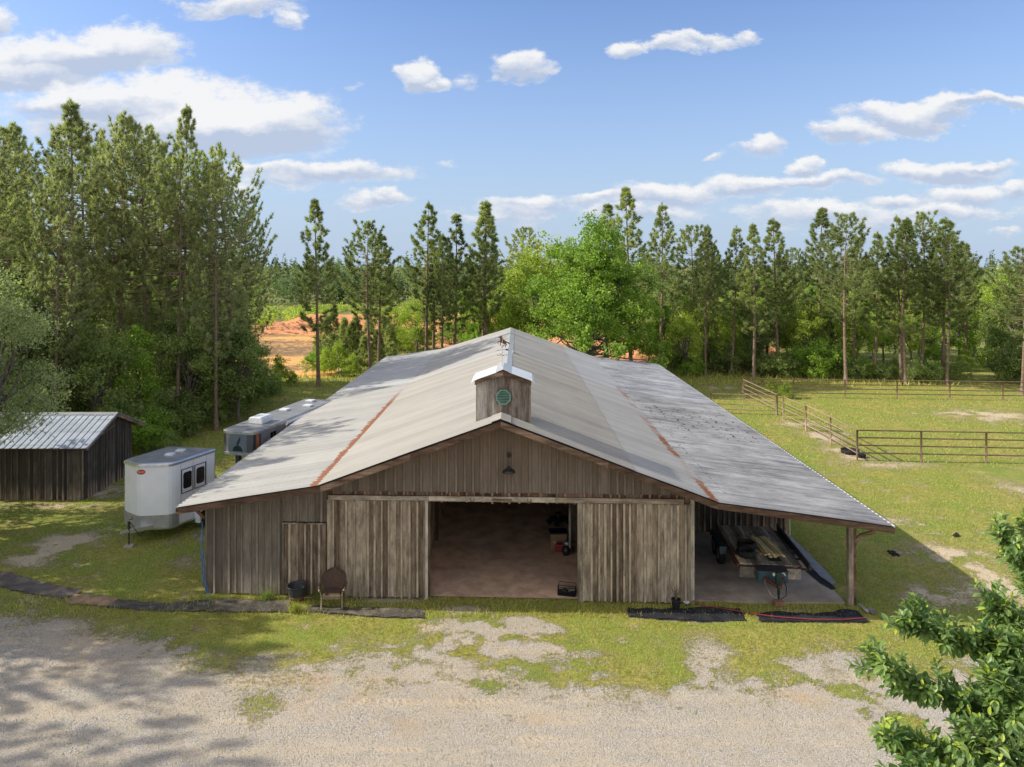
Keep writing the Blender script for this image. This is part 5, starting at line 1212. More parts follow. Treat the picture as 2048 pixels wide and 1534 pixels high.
def pine_proto(seed, ph_, c0, rad, wh=.62, tuft=1.0, lean=0, top='cone', mat='needle', K=15, dead=5):
    h = ph_; rs = np.random.default_rng(seed); rr = random.Random(seed)
    root = empty('pine_tree', (0, 0, 0), 0, 'x', 'tree')
    bx_, by_ = rr.uniform(-.25, .25), rr.uniform(-.2, .2)
    tp_ = lambda z: Vector((bx_ * math.sin(z / h * 3) + lean * (z / h) ** 2, by_ * math.sin(z / h * 2.4), z))
    r0 = h * .0112
    mb = MB(); zz = [h * i / 14 for i in range(15)]
    mb.tube([tp_(z) for z in zz], [max(.012, r0 * (1 - .93 * (z / h) ** 1.15)) * (1.35 if z == 0 else 1) for z in zz], 8)
    br = mb; C = []; Dr = []
    z = h * c0
    for i in range(dead):     # bare broken branches below the crown
        zd = h * rr.uniform(c0 * .55, c0); a = rr.uniform(0, 6.28); l = rr.uniform(.5, 1.5); p = tp_(zd)
        br.tube([p, p + Vector((math.cos(a) * l * .6, math.sin(a) * l * .6, .05)), p + Vector((math.cos(a) * l, math.sin(a) * l, rr.uniform(-.15, .35)))], [.025, .016, .006], 4)
    while z < h * .985:
        t = (z - h * c0) / (h * (1 - c0))
        prof = (min(1, t / .22) * .35 + .65) * (1 - t) ** .90 if top == 'cone' else (min(1, t / .35) * .5 + .5) * (1 - t ** 2.6) ** .8
        if t < .10: prof *= .75
        nb = rr.choice((3, 4, 4, 5)); a0 = rr.uniform(0, 6.28)
        for i in range(nb):
            if rr.random() < .14: continue
            a = a0 + i * 6.283 / nb + rr.uniform(-.35, .35); L = max(.12, rad * prof * rr.uniform(.62, 1.18)); p = tp_(z + rr.uniform(-.15, .15))
            rise = (.05 + .75 * t) * L * rr.uniform(.7, 1.2) ; droop = -.10 * L * (1 - t)
            dirv = Vector((math.cos(a), math.sin(a), 0)); side = Vector((-dirv.y, dirv.x, 0)); bend = rr.uniform(-.15, .15) * L
            P = [p, p + dirv * L * .38 + Vector((0, 0, rise * .15 + droop)), p + dirv * L * .74 + side * bend * .5 + Vector((0, 0, rise * .5 + droop)), p + dirv * L + side * bend + Vector((0, 0, rise * 1.0 + .10 * L))]
            rb = max(.008, .012 * L * (1.15 - t * .4))
            br.tube(P, [rb, rb * .7, rb * .45, rb * .2], 4)
            ntw = max(3, int(L * (6.2 if ph_ < 17 else 3.5)))
            for j in range(ntw):
                s = rr.uniform(.30, 1.0) ** .8; k = s * 3; i0 = min(2, int(k)); q = P[i0].lerp(P[i0 + 1], k - i0)
                tl = rr.uniform(.18, .52) * (.35 + .4 * L / rad) * (1.25 - s * .6); ta = a + rr.choice((-1, 1)) * rr.uniform(.3, 1.15)
                e = q + Vector((math.cos(ta) * tl, math.sin(ta) * tl, tl * rr.uniform(.1, .75)))
                br.tube([q, e], [rb * .35, .004], 3)
                for m_ in range(max(2, int(tl * 6.5 * tuft))):
                    f = 1 - m_ * .20
                    if f < .15: break
                    C.append(q.lerp(e, f)); Dr.append((e - q).normalized() + Vector((0, 0, .35)))
            for f in (1.0, .90, .80, .68): C.append(P[2].lerp(P[3], f)); Dr.append((P[3] - P[2]).normalized() + Vector((0, 0, .4)))
        z += wh * rr.uniform(.75, 1.25) * (1.0 - .45 * t)
    for f in (0, .12, .25, .40, .60): C.append(tp_(h - f)); Dr.append(Vector((0, 0, 1.2)))
    br.build('trunk', M_['bark'], root, True)
    V, rn = tufts(np.array([tuple(c) for c in C]), np.array([tuple(c) for c in Dr]), rs, K)
    np_mesh('crown', V, 3, M_[mat], root, rn)
    return root

def leafy_proto(seed, h, w, c0, mat, n=9000, size=(.10, .20), nlobe=34, trunk=True, name='leafy_tree', barkm='bark2', asp=.55, lobr=(.16, .30), shape='oval', stems=1, kr=(.45, .88)):
    rs = np.random.default_rng(seed); rr = random.Random(seed); root = empty(name, (0, 0, 0), 0, 'x', 'tree' if 'tree' in name else 'shrub')
    st = MB(); ends = []
    zc = h * (c0 + (1 - c0) * .45); hz_ = h * (1 - c0) * .52
    lob = []
    for i in range(nlobe):
        while True:
            u_ = rs.normal(size=3); u_ /= np.linalg.norm(u_)
            if u_[2] > -.75: break
        k = rs.uniform(*kr)
        wz = 1.0 if shape == 'oval' else (1.15 - .75 * (u_[2] * k * .5 + .5))
        p = np.array([u_[0] * w / 2 * k * wz, u_[1] * w / 2 * k * wz, zc + u_[2] * hz_ * k]); lob.append(p)
    lob.append(np.array([0, 0, h - hz_ * .3]))
    for s in range(stems):
        ox, oy = (0, 0) if stems == 1 else (rr.uniform(-w * .12, w * .12), rr.uniform(-w * .12, w * .12))
        r0 = h * .016 if trunk else h * .008
        T_ = [Vector((ox, oy, 0)), Vector((ox + rr.uniform(-.03, .03) * h, oy + rr.uniform(-.03, .03) * h, h * c0 * .6 + .1)), Vector((ox * 1.2 + rr.uniform(-.05, .05) * h, oy * 1.2, zc)), Vector((ox * 1.5, oy * 1.5, h * .88))]
        st.tube(T_, [r0 * 1.3, r0, r0 * .6, r0 * .1], 7)
        for p in lob[s::stems]:
            f = rr.uniform(.25, .95); q = T_[1].lerp(T_[2], f); pv = Vector(p)
            mid = q.lerp(pv, .55) + Vector((0, 0, -.06 * h * rr.random()))
            st.tube([q, mid, pv], [r0 * .42, r0 * .25, r0 * .08], 5)
    st.build('trunk' if trunk else 'stems', M_[barkm], root, True)
    C = []; per = n // len(lob)
    for p in lob:
        R_ = w * rs.uniform(*lobr) ; m = rs.normal(size=(per, 3)); m = unit(m) * (rs.random((per, 1)) ** .45) * R_ * np.array([1, 1, .62])
        # leaves gather on small sprays
        ns = max(3, per // 22); sp = unit(rs.normal(size=(ns, 3))) * (rs.random((ns, 1)) ** .5) * R_ * np.array([1, 1, .7])
        pick = sp[rs.integers(0, ns, per)] + rs.normal(size=(per, 3)) * R_ * .16
        C.append(p + np.where(rs.random((per, 1)) < .78, pick, m))
    C = np.concatenate(C); C[:, 2] = np.maximum(C[:, 2], .05)
    V = leaves(C, rs, size, .5, asp); ob = np_mesh('crown' if trunk else 'foliage', V, 4, M_[mat], root, rs.random(len(V)))
    return root
def copy_tree(o, parent=None):
    c = o.copy(); COL.objects.link(c)
    if parent: c.parent = parent
    for ch in o.children: copy_tree(ch, c)
    return c
used = set()
def place(proto, X, Y, s, rz, label, group, sz=None, z=0):
    if proto.name in used: o = copy_tree(proto)
    else: used.add(proto.name); o = proto
    o.location = (X, Y, z); o.scale = (s * rt.uniform(.93, 1.07), s * rt.uniform(.93, 1.07), sz or s); o.rotation_euler = (R(rt.uniform(-1.6, 1.6)), R(rt.uniform(-1.6, 1.6)), rz)
    o['label'] = label; o['group'] = group; return o
ORD = ['first', 'second', 'third', 'fourth', 'fifth', 'sixth', 'seventh', 'eighth', 'ninth', 'tenth', 'eleventh', 'twelfth', 'thirteenth', 'fourteenth', 'fifteenth', 'sixteenth', 'seventeenth', 'eighteenth', 'nineteenth', 'twentieth',
       'twenty-first', 'twenty-second', 'twenty-third', 'twenty-fourth', 'twenty-fifth', 'twenty-sixth', 'twenty-seventh', 'twenty-eighth', 'twenty-ninth', 'thirtieth', 'thirty-first', 'thirty-second', 'thirty-third', 'thirty-fourth', 'thirty-fifth', 'thirty-sixth', 'thirty-seventh', 'thirty-eighth', 'thirty-ninth', 'fortieth', 'forty-first', 'forty-second', 'forty-third', 'forty-fourth', 'forty-fifth', 'forty-sixth', 'forty-seventh', 'forty-eighth', 'forty-ninth']
rt = random.Random(77)
# (height of each prototype matters: scale = wanted height / prototype height)
PH = 15.5
pA_ = pine_proto(101, PH, .34, 2.9, .44, 1.3); pB_ = pine_proto(102, PH, .38, 3.2, .46, 1.3); pC_ = pine_proto(103, PH, .30, 2.7, .42, 1.2, dead=8)
pD_ = pine_proto(104, PH, .40, 3.3, .46, 1.35, top='round'); pE_ = pine_proto(105, PH, .34, 2.0, .42, 1.15)
LH = 19.0
qA_ = pine_proto(111, LH, .30, 4.4, .42, 1.15, top='round', mat='needle_olive', K=16); qB_ = pine_proto(112, LH, .36, 3.9, .42, 1.15, top='cone', mat='needle_olive', K=16); qC_ = pine_proto(113, LH, .42, 4.7, .42, 1.2, top='round', mat='needle', K=16, lean=1.2)
qD_ = pine_proto(114, LH, .28, 3.8, .42, 1.15, top='round', mat='needle_olive', K=16)

def pine_at(proto, ph, u, vtop, D, label, group, wid=1.0):
    X = (u - U0) / F * D; ht_ = H - (vtop - V0) / F * D; sz = ht_ / ph
    return place(proto, X, D, sz * wid, rt.uniform(0, 6.28), label, group, sz)
# lone and middle pines (trunk px, top px, distance)
MID = [(637, 400, 60, pC_, .95, 'lone tall pine left of the barn roof, before the muddy pond'),
       (742, 447, 63, pD_, .95, 'left pine of the pair standing together behind the left roof edge'),
       (757, 470, 64, pA_, 1.0, 'right pine of the pair standing together behind the left roof edge'),
       (852, 405, 66, pB_, .95, 'tall pine behind the middle of the left roof, leftmost of its clump'),
       (866, 480, 70, pE_, 1.2, 'shorter pine rising just right of the tallest pine of the middle clump'),
       (883, 470, 64, pA_, .9, 'third pine from the left in the clump behind the left roof'),
       (905, 430, 66, pE_, 1.1, 'slim pine at the right end of the clump behind the left roof'),
       (963, 412, 68, pC_, .9, 'left one of two straight twin pines behind the roof ridge'),
       (976, 404, 67, pE_, 1.35, 'right one of two straight twin pines behind the roof ridge'),
       (1040, 458, 95, pD_, 1.0, 'distant round-topped pine between the twin pines and the green maple'),
       (1212, 410, 74, pE_, 1.2, 'pine top poking out just above the bright green tree'),
       (1262, 376, 70, pC_, 1.05, 'tallest pine on the right, just behind the bright green tree'),
       (1318, 408, 66, pB_, .95, 'pine with a broad crown right of the tallest pine')]
for u, vt, D, pr, wd, lb in MID: pine_at(pr, PH, u, vt, D, lb, 'pines behind the barn', wd)
RIGHT = [(1383, 455, 72, pD_, .9), (1410, 452, 66, pA_, .9), (1435, 490, 70, pB_, .85), (1462, 455, 66, pB_, .85), (1507, 450, 64, pC_, .95), (1556, 438, 66, pA_, 1.05), (1590, 500, 72, pD_, .8), (1645, 418, 70, pC_, 1.05), (1692, 432, 61, pD_, .95), (1706, 470, 66, pB_, .8),
         (1750, 466, 64, pA_, .9), (1802, 432, 63, pB_, .9), (1810, 440, 61, pC_, 1.1), (1842, 430, 63, pD_, .8), (1885, 437, 64, pA_, 1.1), (1893, 470, 61, pD_, .95), (1936, 488, 70, pC_, 1.0), (2044, 498, 56, pD_, 1.0), (2085, 470, 62, pB_, 1.0)]
for i, (u, vt, D, pr, wd) in enumerate(RIGHT): pine_at(pr, PH, u, vt, D, f'tall pine, {ORD[i]} from the left behind the far pipe fence', 'pines in a row beyond the pen', wd)
# pine wood at the left
LEFT = [(148, 205, 43, qB_, 1.0), (22, 262, 47, qD_, .95), (200, 290, 48, qC_, .9), (240, 238, 45, qD_, .85), (292, 258, 46, qA_, .95), (318, 285, 50, qB_, .95), (366, 212, 50, qB_, .75),
        (352, 320, 44, qC_, .8), (432, 330, 44, qD_, .85), (462, 308, 48, qC_, .85), (110, 340, 39, qD_, .8), (500, 395, 52, qA_, .72), (-40, 270, 42, qA_, 1), (-90, 240, 47, qC_, 1), (-140, 260, 40, qB_, 1), (40, 250, 54, qB_, 1), (180, 250, 56, qA_, 1), (300, 290, 60, qC_, 1), (420, 330, 60, qB_, 1), (-220, 280, 46, qD_, 1)]
LEFT = [(u, v, D, p, w_ * .88) for u, v, D, p, w_ in LEFT]
LEFT.sort(key=lambda t_: t_[0])
for i, (u, vt, D, pr, wd) in enumerate(LEFT): pine_at(pr, LH, u, vt, D, f'tall shady pine, {ORD[i]} from the left in the wood behind the shed', 'pines of the wood behind the shed', wd)

# leafy trees
mA = leafy_proto(201, 15, 16.5, .06, 'leaf', 52000, (.15, .28), 150, asp=.7, lobr=(.045, .095), shape='cone', kr=(.30, 1.0))
X = (1178 - U0) / F * 61
place(mA, X, 61, .98, .6, 'big bright green leafy tree overhanging the back of the barn roof', 'leafy trees behind the barn')
lA = leafy_proto(202, 10, 7.0, .15, 'leaf_dark', 12000, (.14, .26), 40, asp=.6, lobr=(.12, .22)); lB = leafy_proto(203, 10, 6.0, .10, 'leaf', 12000, (.14, .26), 36, asp=.6, lobr=(.12, .22), shape='cone'); lC = leafy_proto(204, 10, 7.0, .12, 'leaf_yel', 11000, (.14, .26), 36, asp=.6, lobr=(.12, .22))
lG = leafy_proto(205, 10.5, 7.5, .22, 'leaf_grey', 30000, (.07, .15), 60, asp=.42, lobr=(.09, .16))
place(lG, (10 - U0) / F * 27 - .9, 27.3, 1.03, .5, 'grey-green leafy tree reaching over the shed at the left edge', 'leafy trees by the shed')
MIDLEAF = [(1075, 455, 72, lA), (1005, 560, 74, lC), (835, 580, 78, lC), (925, 560, 84, lB), (790, 600, 86, lA), (1345, 540, 78, lA), (1395, 560, 74, lB), (1440, 575, 76, lC), (1490, 560, 78, lA), (1540, 540, 76, lB), (1590, 545, 80, lC), (1630, 560, 76, lB), (1690, 560, 82, lC), (1740, 575, 78, lB), (1790, 560, 84, lA),
           (1840, 580, 80, lB), (1890, 570, 86, lC), (1945, 560, 80, lB), (2000, 530, 76, lC), (2050, 545, 72, lB), (1280, 560, 84, lC), (2090, 520, 70, lA)]
MIDLEAF += [(1330, 600, 68, lB), (1372, 610, 66, lA), (1415, 600, 70, lA), (1455, 620, 68, lC), (1480, 590, 72, lB), (1525, 600, 70, lA), (1570, 590, 72, lC), (1612, 600, 70, lA), (1660, 590, 72, lC), (1715, 610, 72, lA), (1765, 600, 74, lB), (1820, 610, 72, lC), (1865, 600, 76, lA), (1920, 590, 72, lB), (1975, 560, 74, lC), (2025, 570, 66, lA), (1300, 640, 72, lB), (960, 600, 72, lB), (1030, 590, 70, lA)]
MIDLEAF = [(u, v, D, (lC if p is lA and (u // 10) % 2 else p)) for u, v, D, p in MIDLEAF]
MIDLEAF.sort(key=lambda t_: t_[0])
for i, (u, vt, D, pr) in enumerate(MIDLEAF):
    h_ = H - (vt - V0) / F * D; s = h_ / 10
    place(pr, (u - U0) / F * D, D, s * rt.uniform(.85, 1.1), rt.uniform(0, 6.28), f'leafy tree behind the pines, {ORD[i]} from the left right of the pond', 'leafy trees filling in behind the pines', s)
LEFTLEAF = [(-60, 480, 38, lA), (40, 560, 40, lA), (110, 600, 42, lG), (190, 620, 41, lA), (270, 640, 43, lB), (380, 610, 45, lA), (440, 600, 47, lA), (480, 640, 46, lA), (330, 560, 54, lA), (230, 540, 56, lA), (120, 520, 58, lA), (30, 500, 56, lA), (-20, 330, 50, lB), (420, 540, 60, lA)]
LEFTLEAF.sort(key=lambda t_: t_[0])
for i, (u, vt, D, pr) in enumerate(LEFTLEAF):
    h_ = H - (vt - V0) / F * D; s = h_ / 10
    place(pr, (u - U0) / F * D, D, s * rt.uniform(.9, 1.1), rt.uniform(0, 6.28), f'dark leafy tree under the left pines, {ORD[i]} from the left', 'leafy trees of the left wood', s)
# trees beside the drive, just outside the picture, whose shade falls across it
place(qA_, -25.5, 18.6, .69, 1.0, 'tall pine beyond the left picture edge casting shade on the drive, farther one', 'pines beside the drive')
place(qD_, -27.0, 14.2, .80, 2.0, 'tall pine beyond the left picture edge casting shade on the drive, nearer one', 'pines beside the drive')
place(qB_, -24.5, 26.0, .80, 3.0, 'tall pine beyond the left picture edge in front of the shed', 'pines beside the drive')
place(qC_, -23.5, 29.5, .78, 1.3, 'tall pine at the left picture edge above the shed roof', 'pines beside the drive')
place(lB, -21.5, 24.0, 1.25, 2.0, 'leafy tree beyond the left picture edge level with the shed front', 'leafy trees beside the drive')
place(lA, -24.2, 27.2, 1.2, 2.6, 'leafy tree beyond the left picture edge in front of the shed', 'leafy trees beside the drive')
place(lB, -23.5, 20.6, 1.15, 3.6, 'leafy tree beyond the left picture edge between the drive pines', 'leafy trees beside the drive')
place(lA, -22.0, 11.0, 1.15, .0, 'leafy tree beyond the left picture edge beside the drive', 'leafy trees beside the drive')

# shrubs
sA = leafy_proto(301, 2.6, 3.2, .02, 'leaf', 5200, (.09, .17), 24, False, 'shrub', lobr=(.12, .22), stems=4); sB = leafy_proto(302, 2.6, 3.0, .02, 'leaf_dark', 5200, (.09, .17), 24, False, 'shrub', lobr=(.12, .22), stems=4)
sC = leafy_proto(303, 2.6, 2.6, .02, 'leaf_yel', 4600, (.08, .15), 22, False, 'shrub', lobr=(.12, .22), stems=4, shape='cone')
def ypine(seed):
    o = pine_proto(seed, 3.4, .05, 1.15, .30, 2.2, K=14, dead=0); o.name = 'young_pine'; return o
yA = ypine(311); yB = ypine(312)
BUSH = []
for (u, v, pr, s) in ((560, 768, sC, .9), (545, 784, sA, .55), (585, 772, sC, .6), (632, 745, sA, .9), (655, 752, sC, 1.0), (680, 745, sC, 1.1), (705, 752, sC, .9), (652, 716, yA, 1.3), (668, 706, yB, 1.3), (690, 712, yA, 1.2), (715, 716, yB, 1.2), (662, 728, sB, 1.3), (735, 712, yA, 1.1), (765, 705, yB, 1.2), (790, 700, sC, 1.2), (812, 706, sC, 1.3), (835, 700, sA, 1.1), (858, 698, sC, 1.0), (890, 690, sB, .9), (920, 690, sC, .9),
                      (780, 722, yA, 1.0), (755, 730, yB, 1.0), (728, 742, yA, .9), (700, 730, yB, 1.1), (945, 688, sA, .8), (985, 690, sC, .8)): BUSH.append((u, v, pr, s))
BUSH.sort(key=lambda t_: t_[0])
for i, (u, v, pr, s) in enumerate(BUSH):
    X, Y = gnd(u, v); yn = 'young pine' if pr in (yA, yB) else 'bright shrub'
    place(pr, X, Y, s * rt.uniform(.9, 1.1), rt.uniform(0, 6.28), f'{yn} between the pond and the barn roof, {ORD[i]} from the left', 'young growth between pond and barn', s * rt.uniform(.9, 1.15))
RB = []
for (u, v, pr, s) in ((1345, 735, sB, 1.0), (1365, 742, sB, .9), (1385, 752, sA, .8), (1400, 735, yA, 1.3), (1430, 745, yB, 1.3), (1455, 748, sB, 1.2), (1475, 742, sB, 1.5), (1495, 742, sB, 1.3), (1528, 752, sB, .8), (1552, 755, sB, 1.0), (1575, 755, sB, .9), (1600, 752, sA, 1.1), (1625, 755, sA, 1.3), (1650, 757, sA, 1.4), (1672, 757, sB, 1.2), (1600, 735, sC, 1.2), (1640, 728, sA, 1.3),
                      (1712, 762, sB, .8), (1730, 757, sA, .8), (1765, 762, sB, .7), (1785, 758, sB, .8), (1830, 765, sB, .8), (1860, 765, sB, .8), (1915, 762, sB, .9), (2020, 765, sB, 1.4), (2045, 768, sB, 1.3), (2075, 765, sB, 1.5), (1690, 740, sC, 1.2), (1930, 742, sC, .8), (1980, 735, sA, .9), (1870, 735, sA, .9), (1545, 790, sC, .5), (1572, 797, sC, .52)): RB.append((u, v, pr, s))
RB.sort(key=lambda t_: t_[0])
for i, (u, v, pr, s) in enumerate(RB):
    X, Y = gnd(u, v); place(pr, X, Y, s * rt.uniform(.9, 1.1), rt.uniform(0, 6.28), f'bushy undergrowth by the far pipe fence, {ORD[i]} from the left', 'undergrowth along the far fence', s * rt.uniform(.9, 1.1))
LB = [(300, 905, sA, 1.0, 'bright green sapling in front of the dark wood beside the shed'), (325, 880, sB, 1.1, 'dark shrub behind the bright green sapling'), (375, 870, sB, 1.0, 'dark shrub in the gap between the sapling and the wood'), (410, 850, sB, 1.4, 'dark shrub at the wood edge, left of its pair by the trailer'), (445, 838, sB, 1.5, 'dark shrub at the wood edge, right of its pair by the trailer'), (478, 822, sB, 1.5, 'big dark shrub where the wood ends, left one'), (500, 808, sB, 1.25, 'big dark shrub where the wood ends, right one'), (230, 900, sB, 1.2, 'dark shrub right behind the shed gable'), (120, 880, sB, 1.3, 'dark shrub behind the shed ridge, right one'), (60, 880, sB, 1.3, 'dark shrub behind the shed ridge, left one'), (340, 915, sB, .5, 'small low shrub before the wood, left of the grey trailer'), (535, 790, sB, .9, 'low shrub in the tall grass behind the grey trailer')]
for (u, v, pr, s, lb) in LB:
    X, Y = gnd(u, v); place(pr, X, Y, s * rt.uniform(.9, 1.1), rt.uniform(0, 6.28), lb, 'shrubs at the edge of the left wood', s * rt.uniform(.95, 1.2))
# weeds by the tub
for (u, v, s, lb) in ((590, 1225, .13, 'tuft of tall weeds on the mat just before the round tub'), (645, 1196, .12, 'dark weeds against the boards left of the wicker chair'), (535, 1200, .13, 'dark weeds against the boards left of the round tub')):
    X, Y = gnd(u, v); rs = np.random.default_rng(u); n = 260; th = rs.uniform(0, 6.28, n); r = rs.uniform(0, .22, n); b = np.stack([r * np.cos(th), r * np.sin(th) * .6, np.zeros(n)], -1)
    h_ = rs.uniform(.1, .36, n); L = np.stack([rs.normal(0, .12, n), rs.normal(0, .12, n), h_], -1); s_ = unit(np.cross(L, rs.normal(size=(n, 3)))) * .008
    o = np_mesh('weed_tuft', np.stack([b - s_, b + s_, b + L], 1), 3, M_['grassblade'] if u == 590 else M_['leaf_dark'], rnd=rs.random(n)); o.location = (X, Y, .03); tag(o, lb, 'weeds', 'weeds against the barn front')

# the far wood and the scrub on the cleared land beyond the pond: uncountable
def far_mass(name, spots, lab, cat, mat, n=110, size=(.5, 1.3)):
    rs = np.random.default_rng(99); VV = []; RR = []
    for (X, Y, h, w, kind) in spots:
        m = unit(rs.normal(size=(n, 3))) * (rs.random((n, 1)) ** .4); m[:, 2] = m[:, 2] * .5 + .5
        tap = 1 - .72 * m[:, 2:3] if kind == 0 else 1 - .25 * m[:, 2:3]
        C = np.concatenate([m[:, :2] * w * .5 * tap, m[:, 2:3] * h], 1) + np.array([X, Y, 0])
        VV.append(leaves(C, rs, size, .4, .6)); RR.append(np.clip(rs.random(n) * .6 + rs.random() * .5, 0, 1))
    V = np.concatenate(VV); return tag(np_mesh(name, V, 4, mat, rnd=np.concatenate(RR)), lab, cat, kind='stuff')
rf = random.Random(31); sp = []
for band, (D0, D1, n) in enumerate(((165, 200, 130), (200, 270, 190), (270, 420, 280))):
    for i in range(n):
        D = rf.uniform(D0, D1); u = rf.uniform(-150, 2200); 
        if band == 0 and 480 < u < 1200 and D < 178: D += 20
        kd = rf.choice((0, 0, 0, 1)); hh_ = (rf.uniform(7.5, 12.5), rf.uniform(10, 14.0), rf.uniform(12.5, 17.5))[band]; sp.append(((u - U0) / F * D, D, hh_ * (.85 if kd else 1), rf.uniform(4.5, 7.5) * (1.5 if kd else 1), kd))
far_mass('far_wood', sp, 'distant mixed wood along the horizon', 'wood', M_['far'], 200, (.55, 1.25))
sp = [((rf.uniform(380, 1500) - U0) / F * D, D, rf.uniform(.8, 2.4), rf.uniform(1.5, 3.5), 1) for D in (rf.uniform(119, 165) for _ in range(420))]
sp += [((rf.uniform(1150, 2150) - U0) / F * D, D, rf.uniform(1.5, 4.5), rf.uniform(2, 4.5), 1) for D in (rf.uniform(95, 160) for _ in range(220))]
far_mass('scrub', sp, 'low green scrub on the cleared land beyond the pond', 'scrub', M_['leaf_yel'], 60, (.25, .6))
sp = [((rf.uniform(-200, 520) - U0) / F * D, D, rf.uniform(9, 15), rf.uniform(5, 8), 1) for D in (rf.uniform(72, 120) for _ in range(70))]
far_mass('deep_wood', sp, 'dense dark wood deeper behind the left pines', 'wood', M_['leaf_dark'], 420, (.3, .7))

# --- the leafy branches close to the camera at the lower right
rs = np.random.default_rng(8); rr = random.Random(8)
cb = empty('near_tree', (5.6, 6.2, 0), 0, 'glossy leafy tree top close by in the lower right corner', 'tree')
ox, oy = 5.6, 6.2
TW = []                         # twigs: list of point lists (world)
def P3(u, v, D): return Vector(atD(u, v, D))
SP = [[(2120, 1400, 6.1), (2010, 1330, 6.0), (1930, 1290, 5.9), (1860, 1268, 5.8), (1803, 1243, 5.8)],
      [(2140, 1480, 5.9), (2010, 1440, 5.8), (1920, 1400, 5.7), (1840, 1385, 5.6), (1785, 1352, 5.6), (1748, 1318, 5.6)],
      [(2160, 1600, 5.7), (2020, 1560, 5.6), (1900, 1520, 5.5), (1820, 1495, 5.5), (1762, 1476, 5.4)],
      [(2160, 1330, 6.4), (2090, 1220, 6.4), (2050, 1130, 6.4), (1995, 1068, 6.4)],
      [(2150, 1300, 6.6), (2100, 1200, 6.6), (2075, 1110, 6.6), (2035, 1035, 6.6)],
      [(2140, 1360, 6.2), (2060, 1270, 6.2), (2010, 1235, 6.1), (1978, 1200, 6.1)],
      [(2150, 1420, 5.9), (2060, 1350, 5.8), (1990, 1300, 5.8), (1960, 1262, 5.8)],
      [(2150, 1520, 5.6), (2040, 1470, 5.5), (1960, 1440, 5.5), (1900, 1440, 5.4)],
      [(2120, 1640, 5.4), (1980, 1580, 5.3), (1880, 1560, 5.2), (1800, 1545, 5.2)],
      [(2160, 1560, 5.4), (2080, 1480, 5.3), (2020, 1400, 5.3), (1985, 1365, 5.3)],
      [(2150, 1640, 5.2), (2060, 1560, 5.1), (1990, 1510, 5.1), (1935, 1490, 5.1)],
      [(2180, 1450, 5.8), (2120, 1360, 5.8), (2070, 1300, 5.7), (2030, 1290, 5.7)],
      [(2200, 1250, 6.5), (2130, 1170, 6.5), (2090, 1130, 6.5), (2060, 1150, 6.4)], [(2180, 1700, 5.0), (2080, 1630, 5.0), (2000, 1600, 4.9), (1900, 1590, 4.9)]]
hub = Vector((5.6, 6.2, 6.0)); br = MB()
LC, LD, LN, LS, LR = [], [], [], [], []
def spline(P_, n):
    out = []
    for i in range(len(P_) - 1):
        p0, p1, p2, p3 = P_[max(i - 1, 0)], P_[i], P_[i + 1], P_[min(i + 2, len(P_) - 1)]
        for j in range(n):
            t_ = j / n; out.append(.5 * ((2 * p1) + (p2 - p0) * t_ + (2 * p0 - 5 * p1 + 4 * p2 - p3) * t_ * t_ + (3 * p1 - p0 - 3 * p2 + p3) * t_ ** 3))
    return out + [P_[-1]]
def leafline(pts, step, size, start=.0, tipnew=True):
    tot = sum((pts[i + 1] - pts[i]).length for i in range(len(pts) - 1)); s = tot * start; ph = rr.uniform(0, 6.28)
    while s < tot:
        q = s; i = 0
        while i < len(pts) - 2 and q > (pts[i + 1] - pts[i]).length: q -= (pts[i + 1] - pts[i]).length; i += 1
        d = (pts[i + 1] - pts[i]).normalized(); p = pts[i] + d * q
        ph += 2.4; a = d.cross(Vector((0, 0, 1))); a = a.normalized() if a.length > .1 else Vector((1, 0, 0)); b = d.cross(a)
        out = (a * math.cos(ph) + b * math.sin(ph)); dirl = (out * .85 + d * .65 + Vector((rr.gauss(0, .2), rr.gauss(0, .2), rr.gauss(-.10, .25)))).normalized()
        up = (Vector((0, 0, 1)) + out * .2 + Vector((rr.gauss(0, .3), rr.gauss(0, .3), 0)))
        near = 1 - .45 * max(0, s / tot - .85) / .15
        LC.append(tuple(p)); LD.append(tuple(dirl)); LN.append(tuple(up)); LS.append(size * rr.uniform(.75, 1.2) * near); LR.append(.97 + .03 * rr.random() if (tipnew and s > tot - .02 and rr.random() < .6) or rr.random() < .002 else rr.random() * .92)
        s += step * rr.uniform(.7, 1.3)
for k in range(16):        # the far and right side of the same crown
    a = R(-95 + k * 14 + rr.uniform(-6, 6)); L = rr.uniform(1.5, 2.3); e = rr.uniform(.1, 1.6); d_ = Vector((math.cos(a), math.sin(a), 0))
    if k > 11: d_ = Vector((.3 * math.cos(k), .3 + .2 * math.sin(k), 1)); L = 1.5; e = .2
    SP.append([hub + d_ * L * f + Vector((0, 0, e * f ** 1.5 - .15)) for f in (.2, .5, .8, 1.0)])
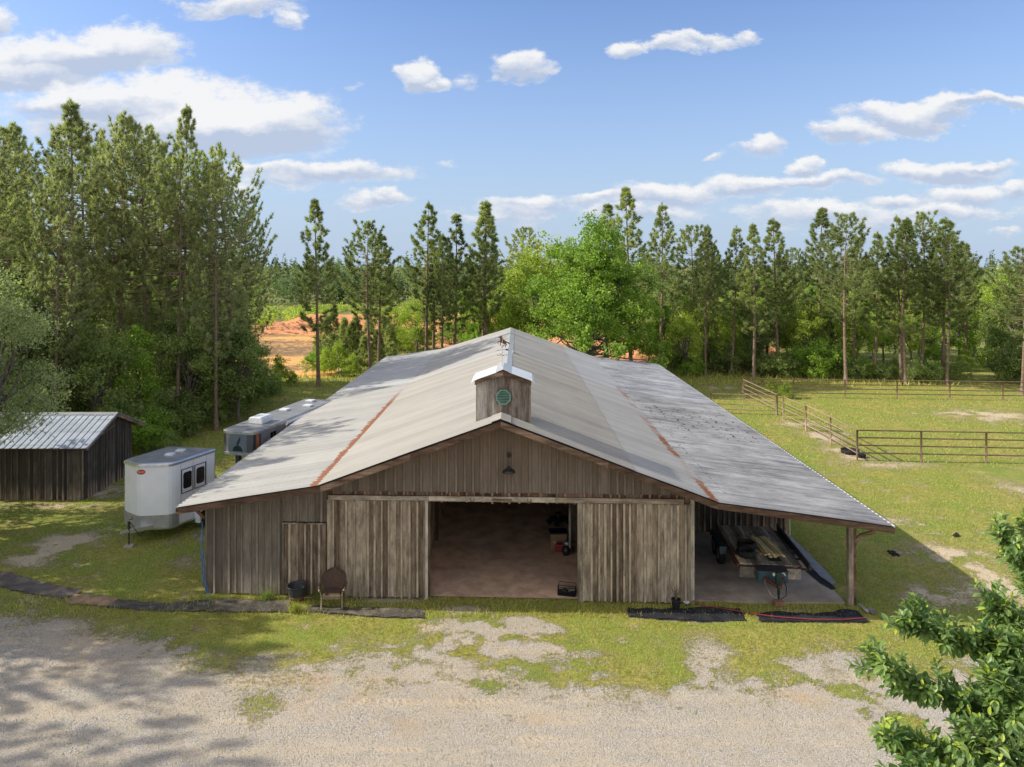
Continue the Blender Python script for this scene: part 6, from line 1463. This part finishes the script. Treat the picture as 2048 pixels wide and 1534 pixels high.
for S in SP:
    P_ = [hub.lerp(S[0], .35)] + list(S) if isinstance(S[0], Vector) else [hub.lerp(P3(*S[0]), .35)] + [P3(*p) for p in S]
    pts = spline(P_, 5); n = len(pts); br.tube(pts, [.022 * (1 - .85 * i / n) + .003 for i in range(n)], 6)
    leafline(pts, .0125, .080, .24)
    for k in range(int(n * 2.3)):
        i = rr.randint(int(n * .25), n - 3); p = pts[i]; d = (pts[i + 1] - p).normalized(); ln = rr.uniform(.14, .40) * (1.15 - .6 * i / n)
        sd = (d * .7 + Vector((rr.gauss(0, .55), rr.gauss(0, .55), rr.gauss(.1, .45)))).normalized()
        tw = [p, p + sd * ln * .5, p + (sd + Vector((0, 0, .25))).normalized() * ln]
        br.tube(tw, [.006, .004, .002], 4); leafline(tw, .011, .078, .05)
br.tube([(ox, oy, 0), (ox - .05, oy, 3), (ox + .03, oy, 5), tuple(hub)], [.13, .11, .08, .04], 8)
for v_ in range(len(br.v)): br.v[v_] = (br.v[v_][0] - ox, br.v[v_][1] - oy, br.v[v_][2])
br.build('trunk', M_['twig'], cb, True)
C = np.array(LC) - np.array([ox, oy, 0]); Dl = unit(np.array(LD)); N = np.array(LN); S_ = np.array(LS)[:, None]
sx = unit(np.cross(Dl, N)); nn = np.cross(sx, Dl)
def pt_(l, w_, hgt): return C + Dl * S_ * (l + .14) + sx * S_ * w_ + nn * S_ * hgt
bend = -.18
mid = [pt_(0, 0, 0), pt_(.25, 0, -.03), pt_(.55, 0, -.05), pt_(.85, 0, bend * .7), pt_(1.02, 0, bend)]
lf = [pt_(.12, .13, .02), pt_(.38, .225, .035), pt_(.68, .19, .0), pt_(.9, .08, bend * .7)]; rg = [pt_(.12, -.13, .02), pt_(.38, -.225, .035), pt_(.68, -.19, .0), pt_(.9, -.08, bend * .7)]
Q = []
for A, s in ((lf, 1), (rg, -1)):
    for quad in ((mid[0], mid[1], A[1], A[0]), (mid[1], mid[2], A[2], A[1]), (mid[2], mid[3], A[3], A[2]), (mid[3], mid[4], mid[4], A[3])):
        q_ = list(quad); q_ = q_ if s < 0 else q_[::-1]; Q.append(np.stack(q_, 1))
Vq = np.concatenate(Q); rn = np.tile(np.array(LR), 8)
# last pair of each side are triangles with a doubled point: nudge it so that the face stays valid
Vq[:, 2, :] += 1e-5
np_mesh('leaves', Vq, 4, M_['leaf_close'], cb, rn)
for pr in (lA, lB, lC, sA, sB, sC):
    if pr.name not in used: pass
